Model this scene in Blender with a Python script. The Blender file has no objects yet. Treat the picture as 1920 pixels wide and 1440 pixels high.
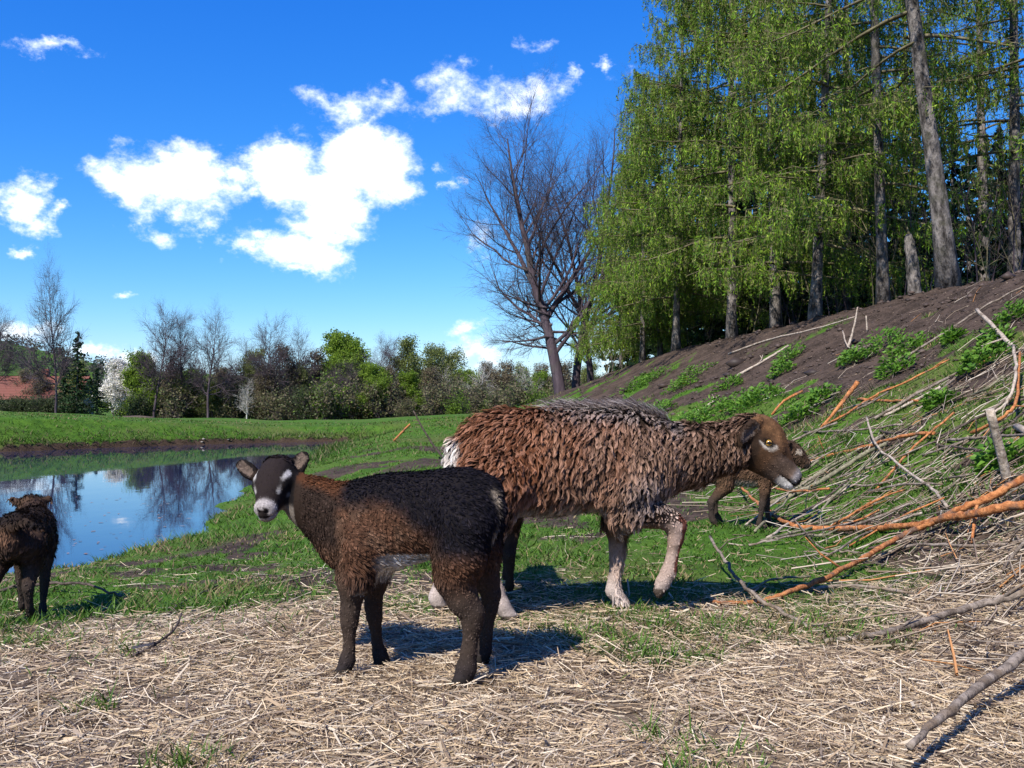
import bpy, math, random
import numpy as np
from mathutils import Vector, Matrix, kdtree

SC = bpy.context.scene
COL = SC.collection
R = math.radians

# ------------------------------------------------------------------ camera
CAM_Z, FPX, PITCH = 0.70, 1844.0, math.atan(45 / 1844.0)
cam_d = bpy.data.cameras.new('camera')
cam = bpy.data.objects.new('camera', cam_d)
COL.objects.link(cam)
cam.location = (0, 0, CAM_Z)
cam.rotation_euler = (math.pi / 2 + PITCH, 0, 0)
cam_d.sensor_width = 36.0
cam_d.lens = 36.0 * FPX / 1920.0
cam_d.clip_start, cam_d.clip_end = 0.05, 5000
SC.camera = cam

# ------------------------------------------------------------------ sun, sky, exposure
SUN_EL, SUN_AZ = R(47), math.atan2(-0.52, -0.85)          # azimuth clockwise from +Y
sun_d = bpy.data.lights.new('sun', 'SUN')
sun = bpy.data.objects.new('sun', sun_d)
COL.objects.link(sun)
sun_d.energy, sun_d.angle, sun_d.color = 5.0, R(0.5), (1.0, 0.95, 0.86)
sdir = Vector((math.sin(SUN_AZ) * math.cos(SUN_EL), math.cos(SUN_AZ) * math.cos(SUN_EL), math.sin(SUN_EL)))
sun.rotation_euler = sdir.to_track_quat('Z', 'Y').to_euler()
sun.location = sdir * 60

SC.view_settings.view_transform = 'Standard'
SC.view_settings.look = 'None'
SC.view_settings.exposure = 0.62
SC.view_settings.gamma = 1.0
SC.view_settings.use_curve_mapping = False
SC.cycles.max_bounces = 6
SC.cycles.transparent_max_bounces = 8
SC.cycles.use_denoising = True

W = bpy.data.worlds.new('World')
SC.world = W
W.use_nodes = True
W.cycles.sampling_method = 'MANUAL'
W.cycles.sample_map_resolution = 512
wt = W.node_tree
wt.nodes.clear()


def NN(t, kind, **kw):
    n = t.nodes.new(kind)
    for k, v in kw.items():
        setattr(n, k, v)
    return n


def math_(t, op, a, b=None, clamp=False):
    n = NN(t, 'ShaderNodeMath', operation=op, use_clamp=clamp)
    for i, v in enumerate((a, b)):
        if v is None:
            continue
        if isinstance(v, (int, float)):
            n.inputs[i].default_value = v
        else:
            t.links.new(v, n.inputs[i])
    return n.outputs[0]


def maprange(t, v, a, b, c=0.0, d=1.0, smooth=True):
    n = NN(t, 'ShaderNodeMapRange', interpolation_type='SMOOTHSTEP' if smooth else 'LINEAR')
    t.links.new(v, n.inputs[0])
    for i, q in enumerate((a, b, c, d)):
        n.inputs[i + 1].default_value = q
    return n.outputs[0]


def mixc(t, fac, a, b, blend='MIX'):
    n = NN(t, 'ShaderNodeMix', data_type='RGBA', blend_type=blend)
    for i, v in ((0, fac), (6, a), (7, b)):
        if isinstance(v, (int, float)):
            n.inputs[i].default_value = v
        elif isinstance(v, tuple):
            n.inputs[i].default_value = (*v, 1) if len(v) == 3 else v
        else:
            t.links.new(v, n.inputs[i])
    return n.outputs[2]


sky = NN(wt, 'ShaderNodeTexSky', sky_type='NISHITA', sun_disc=False)
sky.sun_elevation, sky.sun_rotation = SUN_EL, SUN_AZ % (2 * math.pi)
sky.altitude, sky.air_density, sky.dust_density, sky.ozone_density = 0, 1.0, 0.15, 2.5
hsv = NN(wt, 'ShaderNodeHueSaturation')
hsv.inputs['Saturation'].default_value = 1.32
hsv.inputs['Value'].default_value = 1.0
wt.links.new(sky.outputs[0], hsv.inputs['Color'])
tc = NN(wt, 'ShaderNodeTexCoord')
sep = NN(wt, 'ShaderNodeSeparateXYZ')
wt.links.new(tc.outputs['Generated'], sep.inputs[0])
azn = math_(wt, 'ARCTAN2', sep.outputs[0], sep.outputs[1])
eln = math_(wt, 'ARCSINE', sep.outputs[2])
cmb = NN(wt, 'ShaderNodeCombineXYZ')
wt.links.new(azn, cmb.inputs[0])
wt.links.new(math_(wt, 'MULTIPLY', eln, 1.35), cmb.inputs[1])


def wnoise(scale, detail, rough, off):
    mp = NN(wt, 'ShaderNodeMapping')
    mp.inputs['Location'].default_value = (off, off * 0.7, off * 1.3)
    wt.links.new(cmb.outputs[0], mp.inputs['Vector'])
    n = NN(wt, 'ShaderNodeTexNoise')
    n.inputs['Scale'].default_value = scale
    n.inputs['Detail'].default_value = detail
    n.inputs['Roughness'].default_value = rough
    wt.links.new(mp.outputs[0], n.inputs['Vector'])
    return n.outputs[0]


# cumulus: ellipses in azimuth / elevation, broken up by noise
n1 = wnoise(15, 7, 0.62, 3.1)
n2 = wnoise(13, 8, 0.62, 9.7)
n3 = wnoise(16, 9, 0.68, 21.0)
n4 = wnoise(55, 5, 0.6, 5.0)
azw = math_(wt, 'ADD', azn, math_(wt, 'MULTIPLY', math_(wt, 'SUBTRACT', n1, 0.5), 0.10))
elw = math_(wt, 'ADD', eln, math_(wt, 'MULTIPLY', math_(wt, 'SUBTRACT', n2, 0.5), 0.075))
cw = NN(wt, 'ShaderNodeCombineXYZ')
wt.links.new(azw, cw.inputs[0])
wt.links.new(elw, cw.inputs[1])
CLOUDS = [  # px, py, rx, ry, strength
    (300, 330, 120, 62, 1.0), (240, 335, 70, 50, .9), (370, 350, 90, 55, .9), (330, 390, 55, 35, .55), (370, 412, 34, 24, .45), (440, 335, 60, 30, .7),
    (540, 315, 85, 62, 1.0), (655, 290, 95, 60, 1.0), (700, 325, 90, 66, 1.0), (600, 350, 110, 60, 1.0), (610, 405, 95, 60, 1.0),
    (540, 460, 95, 48, .95), (590, 470, 70, 42, .8), (480, 465, 50, 28, .7), (560, 500, 45, 18, .5),
    (42, 375, 58, 42, .9), (15, 385, 45, 36, .8), (112, 385, 30, 20, .55), (5, 470, 25, 14, .4),
    (640, 200, 95, 34, .36), (700, 195, 70, 38, .34), (600, 190, 60, 22, .3), (690, 230, 30, 18, .35),
    (860, 145, 90, 40, .42), (930, 150, 50, 38, .40), (880, 110, 45, 20, .28), (840, 170, 40, 26, .35),
    (1010, 185, 72, 42, .44), (950, 195, 70, 28, .32), (1060, 165, 30, 30, .38),
    (115, 85, 52, 16, .42), (1142, 107, 20, 13, .38), (1072, 126, 22, 12, .32), (995, 85, 30, 14, .22), (1190, 130, 36, 14, .25),
    (225, 542, 26, 10, .4), (865, 625, 40, 24, .5), (895, 665, 70, 28, .55), (190, 665, 40, 18, .5), (240, 672, 34, 20, .5), (840, 335, 10, 22, .28), (905, 440, 45, 30, .4),
    (1180, 640, 120, 40, .5), (70, 640, 60, 22, .4),
    # the same kind of cloud goes on round the rest of the sky
    (-420, 360, 130, 60, 1.0), (-330, 395, 80, 45, .9), (-900, 150, 150, 60, .9), (-1500, 420, 150, 55, 1.0), (-1400, 380, 90, 60, 1.0),
    (2350, 300, 140, 60, 1.0), (2450, 260, 90, 60, 1.0), (2900, 120, 130, 50, .7), (3300, 420, 160, 60, 1.0), (2100, 560, 140, 40, .6),
    (3800, 150, 150, 60, .9), (4300, 380, 170, 60, 1.0), (-2200, 330, 170, 60, 1.0), (-2700, 60, 150, 60, .8), (900, -520, 160, 80, .7), (100, -700, 180, 80, .8), (1900, -600, 160, 80, .8),
]
dens = None
for (px, py, rx, ry, st) in CLOUDS:
    a0 = math.atan((px - 960) / FPX) if -400 < px < 2400 else (px - 960) / FPX
    e0 = math.atan((765 - py) / FPX * (math.cos(a0) if -400 < px < 2400 else 1))
    ca = math.cos(a0) if -400 < px < 2400 else 1
    k = st * (1.25 if st < 0.62 else 1.0)
    sx_, sy_ = FPX / (rx * 1.25 * ca), FPX / (ry * 1.25)
    ma = NN(wt, 'ShaderNodeVectorMath', operation='MULTIPLY_ADD')
    wt.links.new(cw.outputs[0], ma.inputs[0])
    ma.inputs[1].default_value = (sx_, sy_, 0); ma.inputs[2].default_value = (-a0 * sx_, -e0 * sy_, 0)
    ln = NN(wt, 'ShaderNodeVectorMath', operation='LENGTH')
    wt.links.new(ma.outputs[0], ln.inputs[0])
    dm = NN(wt, 'ShaderNodeMath', operation='MULTIPLY_ADD')
    wt.links.new(ln.outputs['Value'], dm.inputs[0]); dm.inputs[1].default_value = -k; dm.inputs[2].default_value = k
    d = dm.outputs[0]
    dens = d if dens is None else NN(wt, 'ShaderNodeMath', operation='SMOOTH_MAX')
    if dens is not d:
        wt.links.new(prev, dens.inputs[0])
        wt.links.new(d, dens.inputs[1])
        dens.inputs[2].default_value = 0.12
        dens = dens.outputs[0]
    prev = dens
dn = math_(wt, 'ADD', dens, math_(wt, 'MULTIPLY', math_(wt, 'SUBTRACT', n3, 0.52), 1.7))
dn = math_(wt, 'ADD', dn, math_(wt, 'MULTIPLY', math_(wt, 'SUBTRACT', n4, 0.5), 0.22))
cov = maprange(wt, dn, 0.03, 0.68, 0.0, 1.0)
cshade = maprange(wt, math_(wt, 'ADD', n3, math_(wt, 'MULTIPLY', dn, 0.4)), 0.35, 0.8, 0.0, 1.0)
ccol = mixc(wt, cshade, (7.0, 8.6, 11.5), (11.5, 12.0, 12.5))
# overall colour response of the little trail camera: more contrast in red, strong blue
srgb = NN(wt, 'ShaderNodeSeparateColor'); crgb = NN(wt, 'ShaderNodeCombineColor')
wt.links.new(hsv.outputs[0], srgb.inputs[0])
for ch, (ga, gp) in enumerate(((.84, 1.285), (.96, 1.0), (1.28, .6))):
    v_ = math_(wt, 'MULTIPLY', math_(wt, 'MAXIMUM', srgb.outputs[ch], 0.0), .1366)
    wt.links.new(math_(wt, 'MULTIPLY', math_(wt, 'POWER', v_, gp), ga / .1366), crgb.inputs[ch])
skyc = mixc(wt, cov, crgb.outputs[0], ccol)
bg = NN(wt, 'ShaderNodeBackground')
bg.inputs['Strength'].default_value = 0.088
wt.links.new(skyc, bg.inputs['Color'])
wo = NN(wt, 'ShaderNodeOutputWorld')
wt.links.new(bg.outputs[0], wo.inputs['Surface'])


# ------------------------------------------------------------------ numeric helpers
def smooth(v, a, b):
    t = np.clip((np.asarray(v, float) - a) / (b - a), 0, 1)
    return t * t * (3 - 2 * t)


def vnoise(x, y, seed=0):
    x = np.asarray(x, float); y = np.asarray(y, float)
    xi = np.floor(x).astype(np.int64); yi = np.floor(y).astype(np.int64)
    fx = x - xi; fy = y - yi
    fx = fx * fx * (3 - 2 * fx); fy = fy * fy * (3 - 2 * fy)

    def h(a, b):
        n = (a * 374761393 + b * 668265263 + seed * 974634777) & 0xffffffff
        n = ((n ^ (n >> 13)) * 1274126177) & 0xffffffff
        return ((n ^ (n >> 16)) & 0xffff) / 65535.0
    return (h(xi, yi) * (1 - fx) + h(xi + 1, yi) * fx) * (1 - fy) + (h(xi, yi + 1) * (1 - fx) + h(xi + 1, yi + 1) * fx) * fy


def fbm(x, y, seed=0, octs=4):
    s = 0; a = 0.5; tot = 0
    for o in range(octs):
        s = s + a * vnoise(x * 2 ** o, y * 2 ** o, seed + o); tot += a; a *= 0.55
    return s / tot


def P(px, py, Y):
    """the point at distance Y in front of the camera that this picture point looks at"""
    dx, dz = (px - 960) / FPX, -(py - 720) / FPX
    y = math.cos(PITCH) - dz * math.sin(PITCH)
    z = math.sin(PITCH) + dz * math.cos(PITCH)
    return np.array((dx / y * Y, Y, CAM_Z + z / y * Y))


# ------------------------------------------------------------------ terrain
ZW = -0.40
POND = np.array([(-3.7, 31.8), (-4.6, 24), (-4.0, 15.6), (-3.25, 11), (-2.8, 8.6), (-3.0, 6.9), (-4.2, 5.7), (-7, 5), (-14, 6), (-24, 10), (-24, 20),
                 (-18, 22.6), (-12.7, 24.6), (-10.2, 28.6), (-7.8, 31.2), (-5.5, 32.4)], float)


def pond_sd(x, y):
    x = np.asarray(x, float); y = np.asarray(y, float)
    d = np.full(x.shape, 1e9); inside = np.zeros(x.shape, bool)
    n = len(POND)
    for i in range(n):
        ax, ay = POND[i]; bx, by = POND[(i + 1) % n]
        ex, ey = bx - ax, by - ay
        t = np.clip(((x - ax) * ex + (y - ay) * ey) / (ex * ex + ey * ey), 0, 1)
        d = np.minimum(d, (x - ax - t * ex) ** 2 + (y - ay - t * ey) ** 2)
        c = (ay > y) != (by > y)
        inside ^= c & (x < ex * (y - ay) / (ey if ey else 1e-9) + ax)
    return np.where(inside, -1, 1) * np.sqrt(d)


def slope_t(x, y):
    xf = np.interp(y, [0, 2, 6, 12, 20, 32, 45], [1.7, 1.65, 1.75, 1.5, 0.7, -0.4, -1])
    xr = np.interp(y, [0, 14, 16, 20, 26, 32, 45], [6.6, 7.2, 7.0, 6.1, 4.4, 3.1, 1.5])
    return (x - xf) / (xr - xf), x - xr


def Hb(x, y):
    x = np.asarray(x, float); y = np.asarray(y, float)
    sd = pond_sd(x, y) + (fbm(x * 0.9, y * 0.9, 71, 3) - .5) * .5
    b = x / np.maximum(y, 3)
    lip = np.interp(b, [-.6, -.52, -.41, -.25, -.15, -.07, .05], [.58, .5, .34, .10, .12, .34, .5])
    L = lip * smooth(y, 14, 30)
    L = L * (1 - smooth(y, 42, 85)) + (-.45) * smooth(y, 42, 85)
    L = L + 34 * smooth(-b, .36, .72) * smooth(y, 105, 420)
    L = L + 26 * smooth(y, 260, 560) * (0.35 + .65 * fbm(x / 120, y / 200, 5, 2)) * smooth(-b, -.9, .5)
    t, over = slope_t(x, y)
    zr = np.interp(y, [0, 16, 20, 26, 32, 45, 60], [3.0, 2.98, 2.65, 2.05, 1.3, .5, 0])
    tc_ = np.clip(t, 0, 1)
    sl = zr * (0.35 * tc_ ** 2 + .65 * tc_) * (1 - .12 * smooth(tc_, .8, 1.0))
    sl = sl + np.clip(over, 0, 60) * .045 * (y < 1e9)
    sl = sl * (1 - smooth(y, 60, 110))
    L = L + sl
    w = np.interp(y, [5, 8, 14, 22, 28], [4.2, 3.0, 2.4, 2.0, 1.6])
    tt = np.clip(sd / w, 0, 1)
    step = 0.12 * smooth(sd, -.02, .08) * smooth(y, 17, 24)
    land = ZW + step + (L - ZW - step) * tt ** .85
    under = ZW - np.clip(-sd * .45, 0, .9) - .02
    return np.where(sd > 0, land, under)


def H(x, y):
    x = np.asarray(x, float); y = np.asarray(y, float)
    z = Hb(x, y)
    near = 1 - smooth(np.hypot(x, y), 25, 60)
    t, over = slope_t(x, y)
    st = smooth(t, 0, .3)
    near = near * (.12 + .88 * smooth(np.hypot((x - .15) * .8, y - 3.1), .8, 2.2))
    z = z + (fbm(x * 1.3, y * 1.3, 11, 4) - .5) * (.07 + .16 * st) * near
    z = z + (fbm(x * 5, y * 5, 12, 3) - .5) * (.035 + .05 * st) * (1 - smooth(np.hypot(x, y), 12, 25)) * near
    z = z + (fbm(x * .25, y * .25, 13, 3) - .5) * .25 * smooth(y, 24, 40) * (1 - smooth(y, 60, 90))
    return z


def G(px, py, h=0.0):
    """where the view ray of a picture point meets the ground raised by h"""
    Y = np.geomspace(.8, 90, 900)
    p = P(px, py, 1.0); dx, dz = p[0], p[2] - CAM_Z
    f = CAM_Z + dz * Y - H(dx * Y, Y) - h
    k = np.where(f < 0)[0]
    i = k[0] if len(k) else 899
    if i == 0 or not len(k):
        y = Y[i]
    else:
        y = Y[i - 1] + (Y[i] - Y[i - 1]) * f[i - 1] / (f[i - 1] - f[i])
    return np.array((dx * y, y, float(H(dx * y, y)) + h))


# ------------------------------------------------------------------ mesh helpers
def mesh_np(name, verts, faces, col=None, smooth_=False, extra=None):
    """faces: list of index arrays (n, k)"""
    me = bpy.data.meshes.new(name)
    verts = np.ascontiguousarray(verts, np.float32)
    faces = [np.asarray(f, np.int32) for f in (faces if isinstance(faces, list) else [faces]) if len(f)]
    loops = np.concatenate([f.ravel() for f in faces])
    tot = np.concatenate([np.full(len(f), f.shape[1], np.int32) for f in faces])
    start = np.concatenate(([0], np.cumsum(tot)[:-1])).astype(np.int32)
    me.vertices.add(len(verts)); me.loops.add(len(loops)); me.polygons.add(len(tot))
    me.vertices.foreach_set('co', verts.ravel())
    me.loops.foreach_set('vertex_index', loops)
    me.polygons.foreach_set('loop_start', start)
    try:
        me.polygons.foreach_set('loop_total', tot)
    except Exception:
        pass
    if smooth_:
        me.polygons.foreach_set('use_smooth', np.ones(len(tot), bool))
    me.update(calc_edges=True)
    if col is not None:
        a = me.attributes.new('Col', 'FLOAT_COLOR', 'POINT')
        c = np.ones((len(verts), 4), np.float32); c[:, :3] = col
        a.data.foreach_set('color', c.ravel())
    for k, v in (extra or {}).items():
        a = me.attributes.new(k, 'FLOAT_COLOR', 'POINT')
        c = np.ones((len(verts), 4), np.float32); c[:, :v.shape[1]] = v
        a.data.foreach_set('color', c.ravel())
    return me


def obj(name, me, mat=None, parent=None, loc=None):
    o = bpy.data.objects.new(name, me)
    COL.objects.link(o)
    if mat is not None and me is not None and not me.materials:
        me.materials.append(mat)
    if parent is not None:
        o.parent = parent
    if loc is not None:
        o.location = tuple(float(v) for v in loc)
    return o


def tag(o, label=None, cat=None, group=None, kind=None):
    for k, v in (('label', label), ('category', cat), ('group', group), ('kind', kind)):
        if v:
            o[k] = v
    return o


def frames(d):
    d = d / np.maximum(np.linalg.norm(d, axis=-1, keepdims=True), 1e-9)
    up = np.where(np.abs(d[..., 2:3]) < .9, np.array((0, 0, 1.0)), np.array((1.0, 0, 0)))
    a = np.cross(up, d); a /= np.maximum(np.linalg.norm(a, axis=-1, keepdims=True), 1e-9)
    return a, np.cross(d, a)


def segs_tubes(p0, p1, r0, r1, sides=3):
    """unwelded tapered prisms, vectorised"""
    p0 = np.asarray(p0, float); p1 = np.asarray(p1, float); n = len(p0)
    a, b = frames(p1 - p0)
    if sides == 1:                                          # hair-thin twigs: one narrow face each
        ph = np.random.RandomState(n).rand(n, 1) * 3.1416
        w = a * np.cos(ph) + b * np.sin(ph)
        v = np.stack((p0 - w * np.asarray(r0)[:, None], p0 + w * np.asarray(r0)[:, None], p1 + w * np.asarray(r1)[:, None], p1 - w * np.asarray(r1)[:, None]), 1).reshape(-1, 3)
        return v, np.arange(4 * n).reshape(-1, 4)
    th = np.arange(sides) / sides * 2 * math.pi
    ring = a[:, None] * np.cos(th)[None, :, None] + b[:, None] * np.sin(th)[None, :, None]
    v = np.concatenate((p0[:, None] + ring * np.asarray(r0)[:, None, None], p1[:, None] + ring * np.asarray(r1)[:, None, None]), 1).reshape(-1, 3)
    i = np.arange(n)[:, None] * 2 * sides; k = np.arange(sides)[None]; k2 = (k + 1) % sides
    q = np.stack((i + k, i + k2, i + sides + k2, i + sides + k), -1).reshape(-1, 4)
    return v, q


def path_tube(pts, rad, sides=8, wob=0.0, seed=0, cap=True):
    pts = np.asarray(pts, float); rad = np.asarray(rad, float); n = len(pts)
    d = np.gradient(pts, axis=0)
    a, b = frames(d)
    for i in range(1, n):                                   # parallel transport
        dd = d[i] / max(np.linalg.norm(d[i]), 1e-9)
        t = a[i - 1] - dd * a[i - 1].dot(dd); t /= max(np.linalg.norm(t), 1e-9)
        a[i] = t; b[i] = np.cross(dd, t)
    th = np.arange(sides) / sides * 2 * math.pi
    rs = np.random.RandomState(seed)
    rr = rad[:, None] * (1 + wob * (rs.rand(n, sides) - .5) * 2)
    v = pts[:, None] + (a[:, None] * np.cos(th)[None, :, None] + b[:, None] * np.sin(th)[None, :, None]) * rr[..., None]
    v = v.reshape(-1, 3)
    i = np.arange(n - 1)[:, None] * sides; k = np.arange(sides)[None]; k2 = (k + 1) % sides
    q = np.stack((i + k, i + k2, i + sides + k2, i + sides + k), -1).reshape(-1, 4)
    f = [q]
    if cap:
        v = np.concatenate((v, pts[:1], pts[-1:]))
        e = len(v) - 2; kk = np.arange(sides); kk2 = (kk + 1) % sides
        f.append(np.concatenate((np.stack((kk2, kk, np.full(sides, e)), -1), np.stack(((n - 1) * sides + kk, (n - 1) * sides + kk2, np.full(sides, e + 1)), -1))))
    return v, f


def catmull(pts, n=6):
    pts = np.asarray(pts, float)
    p = np.concatenate((2 * pts[:1] - pts[1:2], pts, 2 * pts[-1:] - pts[-2:-1]))
    out = []
    for i in range(1, len(p) - 2):
        for t in np.arange(n) / n:
            out.append(.5 * (2 * p[i] + (p[i + 1] - p[i - 1]) * t + (2 * p[i - 1] - 5 * p[i] + 4 * p[i + 1] - p[i + 2]) * t * t + (3 * p[i] - p[i - 1] - 3 * p[i + 1] + p[i + 2]) * t ** 3))
    out.append(pts[-1])
    return np.array(out)


class Bag:
    """collects vertices, faces and colours of one mesh"""
    def __init__(s):
        s.v = []; s.f = {}; s.c = []; s.n = 0

    def add(s, v, faces, col=None):
        for f in (faces if isinstance(faces, list) else [faces]):
            f = np.asarray(f)
            if len(f):
                s.f.setdefault(f.shape[1], []).append(f + s.n)
        s.v.append(v); s.n += len(v)
        if col is not None:
            s.c.append(np.broadcast_to(np.asarray(col, float), (len(v), 3)))

    def mesh(s, name, smooth_=False):
        return mesh_np(name, np.concatenate(s.v), [np.concatenate(x) for x in s.f.values()], np.concatenate(s.c) if s.c else None, smooth_)


# ------------------------------------------------------------------ materials
def mat_new(name):
    m = bpy.data.materials.new(name); m.use_nodes = True
    t = m.node_tree; t.nodes.clear()
    o = NN(t, 'ShaderNodeOutputMaterial')
    b = NN(t, 'ShaderNodeBsdfPrincipled')
    t.links.new(b.outputs[0], o.inputs[0])
    return m, t, b, o


def tnoise(t, scale, detail=4, rough=.55, coord='Object', vscale=None):
    c = NN(t, 'ShaderNodeTexCoord')
    n = NN(t, 'ShaderNodeTexNoise')
    n.inputs['Scale'].default_value = scale; n.inputs['Detail'].default_value = detail; n.inputs['Roughness'].default_value = rough
    if vscale:
        mp = NN(t, 'ShaderNodeMapping'); mp.inputs['Scale'].default_value = vscale
        t.links.new(c.outputs[coord], mp.inputs[0]); t.links.new(mp.outputs[0], n.inputs['Vector'])
    else:
        t.links.new(c.outputs[coord], n.inputs['Vector'])
    return n.outputs[0]


def bump(t, b, h, strength=.5, dist=.02):
    n = NN(t, 'ShaderNodeBump'); n.inputs['Strength'].default_value = strength; n.inputs['Distance'].default_value = dist
    t.links.new(h, n.inputs['Height']); t.links.new(n.outputs[0], b.inputs['Normal'])


def m_vcol(name, rough=.8, trans=0.0, spec=.3, nz=0.0, nscale=40):
    """colour comes from the mesh's own per-leaf / per-strand tint"""
    m, t, b, o = mat_new(name)
    at = NN(t, 'ShaderNodeAttribute', attribute_name='Col')
    c = at.outputs['Color']
    if nz:
        n = tnoise(t, nscale, 3)
        c = mixc(t, maprange(t, n, .3, .7, 0, nz, False), c, (0.02, 0.015, 0.01))
    t.links.new(c, b.inputs['Base Color'])
    b.inputs['Roughness'].default_value = rough
    b.inputs['Specular IOR Level'].default_value = spec
    if trans:
        tr = NN(t, 'ShaderNodeBsdfTranslucent'); t.links.new(c, tr.inputs[0])
        mx = NN(t, 'ShaderNodeMixShader'); mx.inputs[0].default_value = trans
        t.links.new(b.outputs[0], mx.inputs[1]); t.links.new(tr.outputs[0], mx.inputs[2])
        t.links.new(mx.outputs[0], o.inputs[0])
    return m


def m_bark(name, c0, c1, c2, scale=8, vs=(1, 1, .18), bs=.7, dist=.03):
    m, t, b, o = mat_new(name)
    n = tnoise(t, scale, 6, .65, 'Object', vs)
    n2 = tnoise(t, scale * .35, 3)
    c = mixc(t, maprange(t, n, .35, .65), c0, c1)
    c = mixc(t, maprange(t, n2, .5, .7), c, c2)
    t.links.new(c, b.inputs['Base Color'])
    b.inputs['Roughness'].default_value = .9; b.inputs['Specular IOR Level'].default_value = .15
    bump(t, b, n, bs, dist)
    return m

# ------------------------------------------------------------------ the ground sheet
def zones(x, y):
    """how much grass / straw / bare soil there is at a place"""
    sd = pond_sd(x, y)
    t, over = slope_t(x, y)
    n = fbm(x * .9, y * .9, 31, 4); n2 = fbm(x * 2.6, y * 2.6, 33, 3); n3 = fbm(x * .35, y * .35, 37, 3)
    # straw: a strewn area in front, edge wavy
    edge = np.interp(x, [-4, -2.2, -1.4, -.7, 0, .6, 1.1, 1.7, 2.5, 3.5], [2.6, 3.0, 3.25, 3.45, 3.75, 3.7, 3.6, 4.0, 4.0, 3.6])
    straw = 1 - smooth(y + (n - .5) * 1.0 + (n2 - .5) * .5, edge - .85, edge + .7)
    slope = smooth(t, .02, .3)
    g_flat = smooth(n + .35 * (n2 - .5), .38, .54)
    g_near = smooth(n2 * .6 + n * .4, .36, .54)
    g_slope = smooth(n * .6 + n2 * .4 + .20 * (1 - smooth(t, .2, .55)) , .54, .66) * (1 - smooth(t, .6, .95))
    grass = (g_flat * .75 + .25) * (1 - slope) + g_slope * slope
    grass = np.where(y < 9, grass * (.35 + .65 * g_near), grass)
    lush = smooth(-sd, -1.6, -.2) + smooth(y, 13, 24) * (1 - slope)
    grass = np.clip(np.maximum(grass, np.clip(lush, 0, 1) * .95), 0, 1)
    grass = grass * (1 - .93 * straw) + straw * .6 * smooth(n2 * .5 + n * .5 + .07 * smooth(x, .1, .9) * (1 - smooth(y, 2.6, 3.4)), .56, .66)
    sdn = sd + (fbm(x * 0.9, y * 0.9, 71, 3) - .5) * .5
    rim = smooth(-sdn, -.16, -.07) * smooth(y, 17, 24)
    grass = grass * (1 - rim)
    wood = smooth(over, -.3, .8)
    grass = grass * (1 - wood)
    far = smooth(y, 55, 80)
    grass = np.maximum(grass * (1 - far), far * .9 * (1 - wood))
    return np.clip(grass, 0, 1), np.clip(straw * (1 - .5 * slope), 0, 1), np.clip(slope, 0, 1), np.clip(np.maximum(wood, rim * .9), 0, 1)  # rim joins the dark wood mask: overhang shadow painted along the far waterline


def build_ground():
    front = np.linspace(-42, 42, 340); back = np.linspace(42, 318, 70)[1:-1]
    ang = np.radians(np.concatenate((front, back)))
    rr = np.unique(np.concatenate(([0.02], np.geomspace(.5, 60, 235), np.linspace(23, 36, 75), np.geomspace(62, 1500, 60))))
    A, Rr = np.meshgrid(ang, rr)
    x = np.sin(A) * Rr; y = np.cos(A) * Rr
    z = H(x, y)
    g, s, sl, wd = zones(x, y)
    nr, na = A.shape
    i = np.arange(nr - 1)[:, None] * na; j = np.arange(na)[None]; j2 = (j + 1) % na
    q = np.stack((i + j, i + na + j, i + na + j2, i + j2), -1).reshape(-1, 4)
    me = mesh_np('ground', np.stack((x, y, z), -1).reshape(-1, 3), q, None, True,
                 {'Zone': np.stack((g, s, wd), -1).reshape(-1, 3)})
    m, t, b, o = mat_new('ground')
    at = NN(t, 'ShaderNodeAttribute', attribute_name='Zone')
    sp = NN(t, 'ShaderNodeSeparateColor'); t.links.new(at.outputs['Color'], sp.inputs[0])
    nA = tnoise(t, 3.0, 8, .7); nB = tnoise(t, 28, 6, .65); nC = tnoise(t, 1.1, 5, .6); nD = tnoise(t, .35, 6, .65)
    soil = mixc(t, maprange(t, nA, .35, .65), (.030, .021, .016), (.078, .054, .042))
    soil = mixc(t, maprange(t, nB, .5, .72), soil, (.13, .095, .075))
    green = mixc(t, maprange(t, nA, .3, .7), (.034, .088, .009), (.080, .165, .016))
    green = mixc(t, maprange(t, nD, .45, .65), green, (.085, .115, .026))
    green = mixc(t, maprange(t, nB, .45, .75), green, (.030, .060, .008))
    strw = mixc(t, maprange(t, nB, .3, .7), (.16, .115, .075), (.36, .275, .19))
    strw = mixc(t, maprange(t, nC, .4, .62), strw, (.085, .058, .042))
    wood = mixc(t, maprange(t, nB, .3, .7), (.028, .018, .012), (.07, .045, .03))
    gf = maprange(t, math_(t, 'ADD', sp.outputs[0], math_(t, 'MULTIPLY', math_(t, 'SUBTRACT', nB, .5), .6)), .35, .65)
    c = mixc(t, gf, soil, green)
    c = mixc(t, math_(t, 'MULTIPLY', sp.outputs[1], .85), c, strw)
    c = mixc(t, sp.outputs[2], c, wood)  # wood floor, plus the painted shadow under the far bank's overhang
    t.links.new(c, b.inputs['Base Color'])
    b.inputs['Roughness'].default_value = .95; b.inputs['Specular IOR Level'].default_value = .1
    bump(t, b, nB, .8, .03)
    tag(obj('ground', me, m), 'grassy pasture sloping to the pond and up the soil bank', None, None, 'structure')


build_ground()

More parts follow.
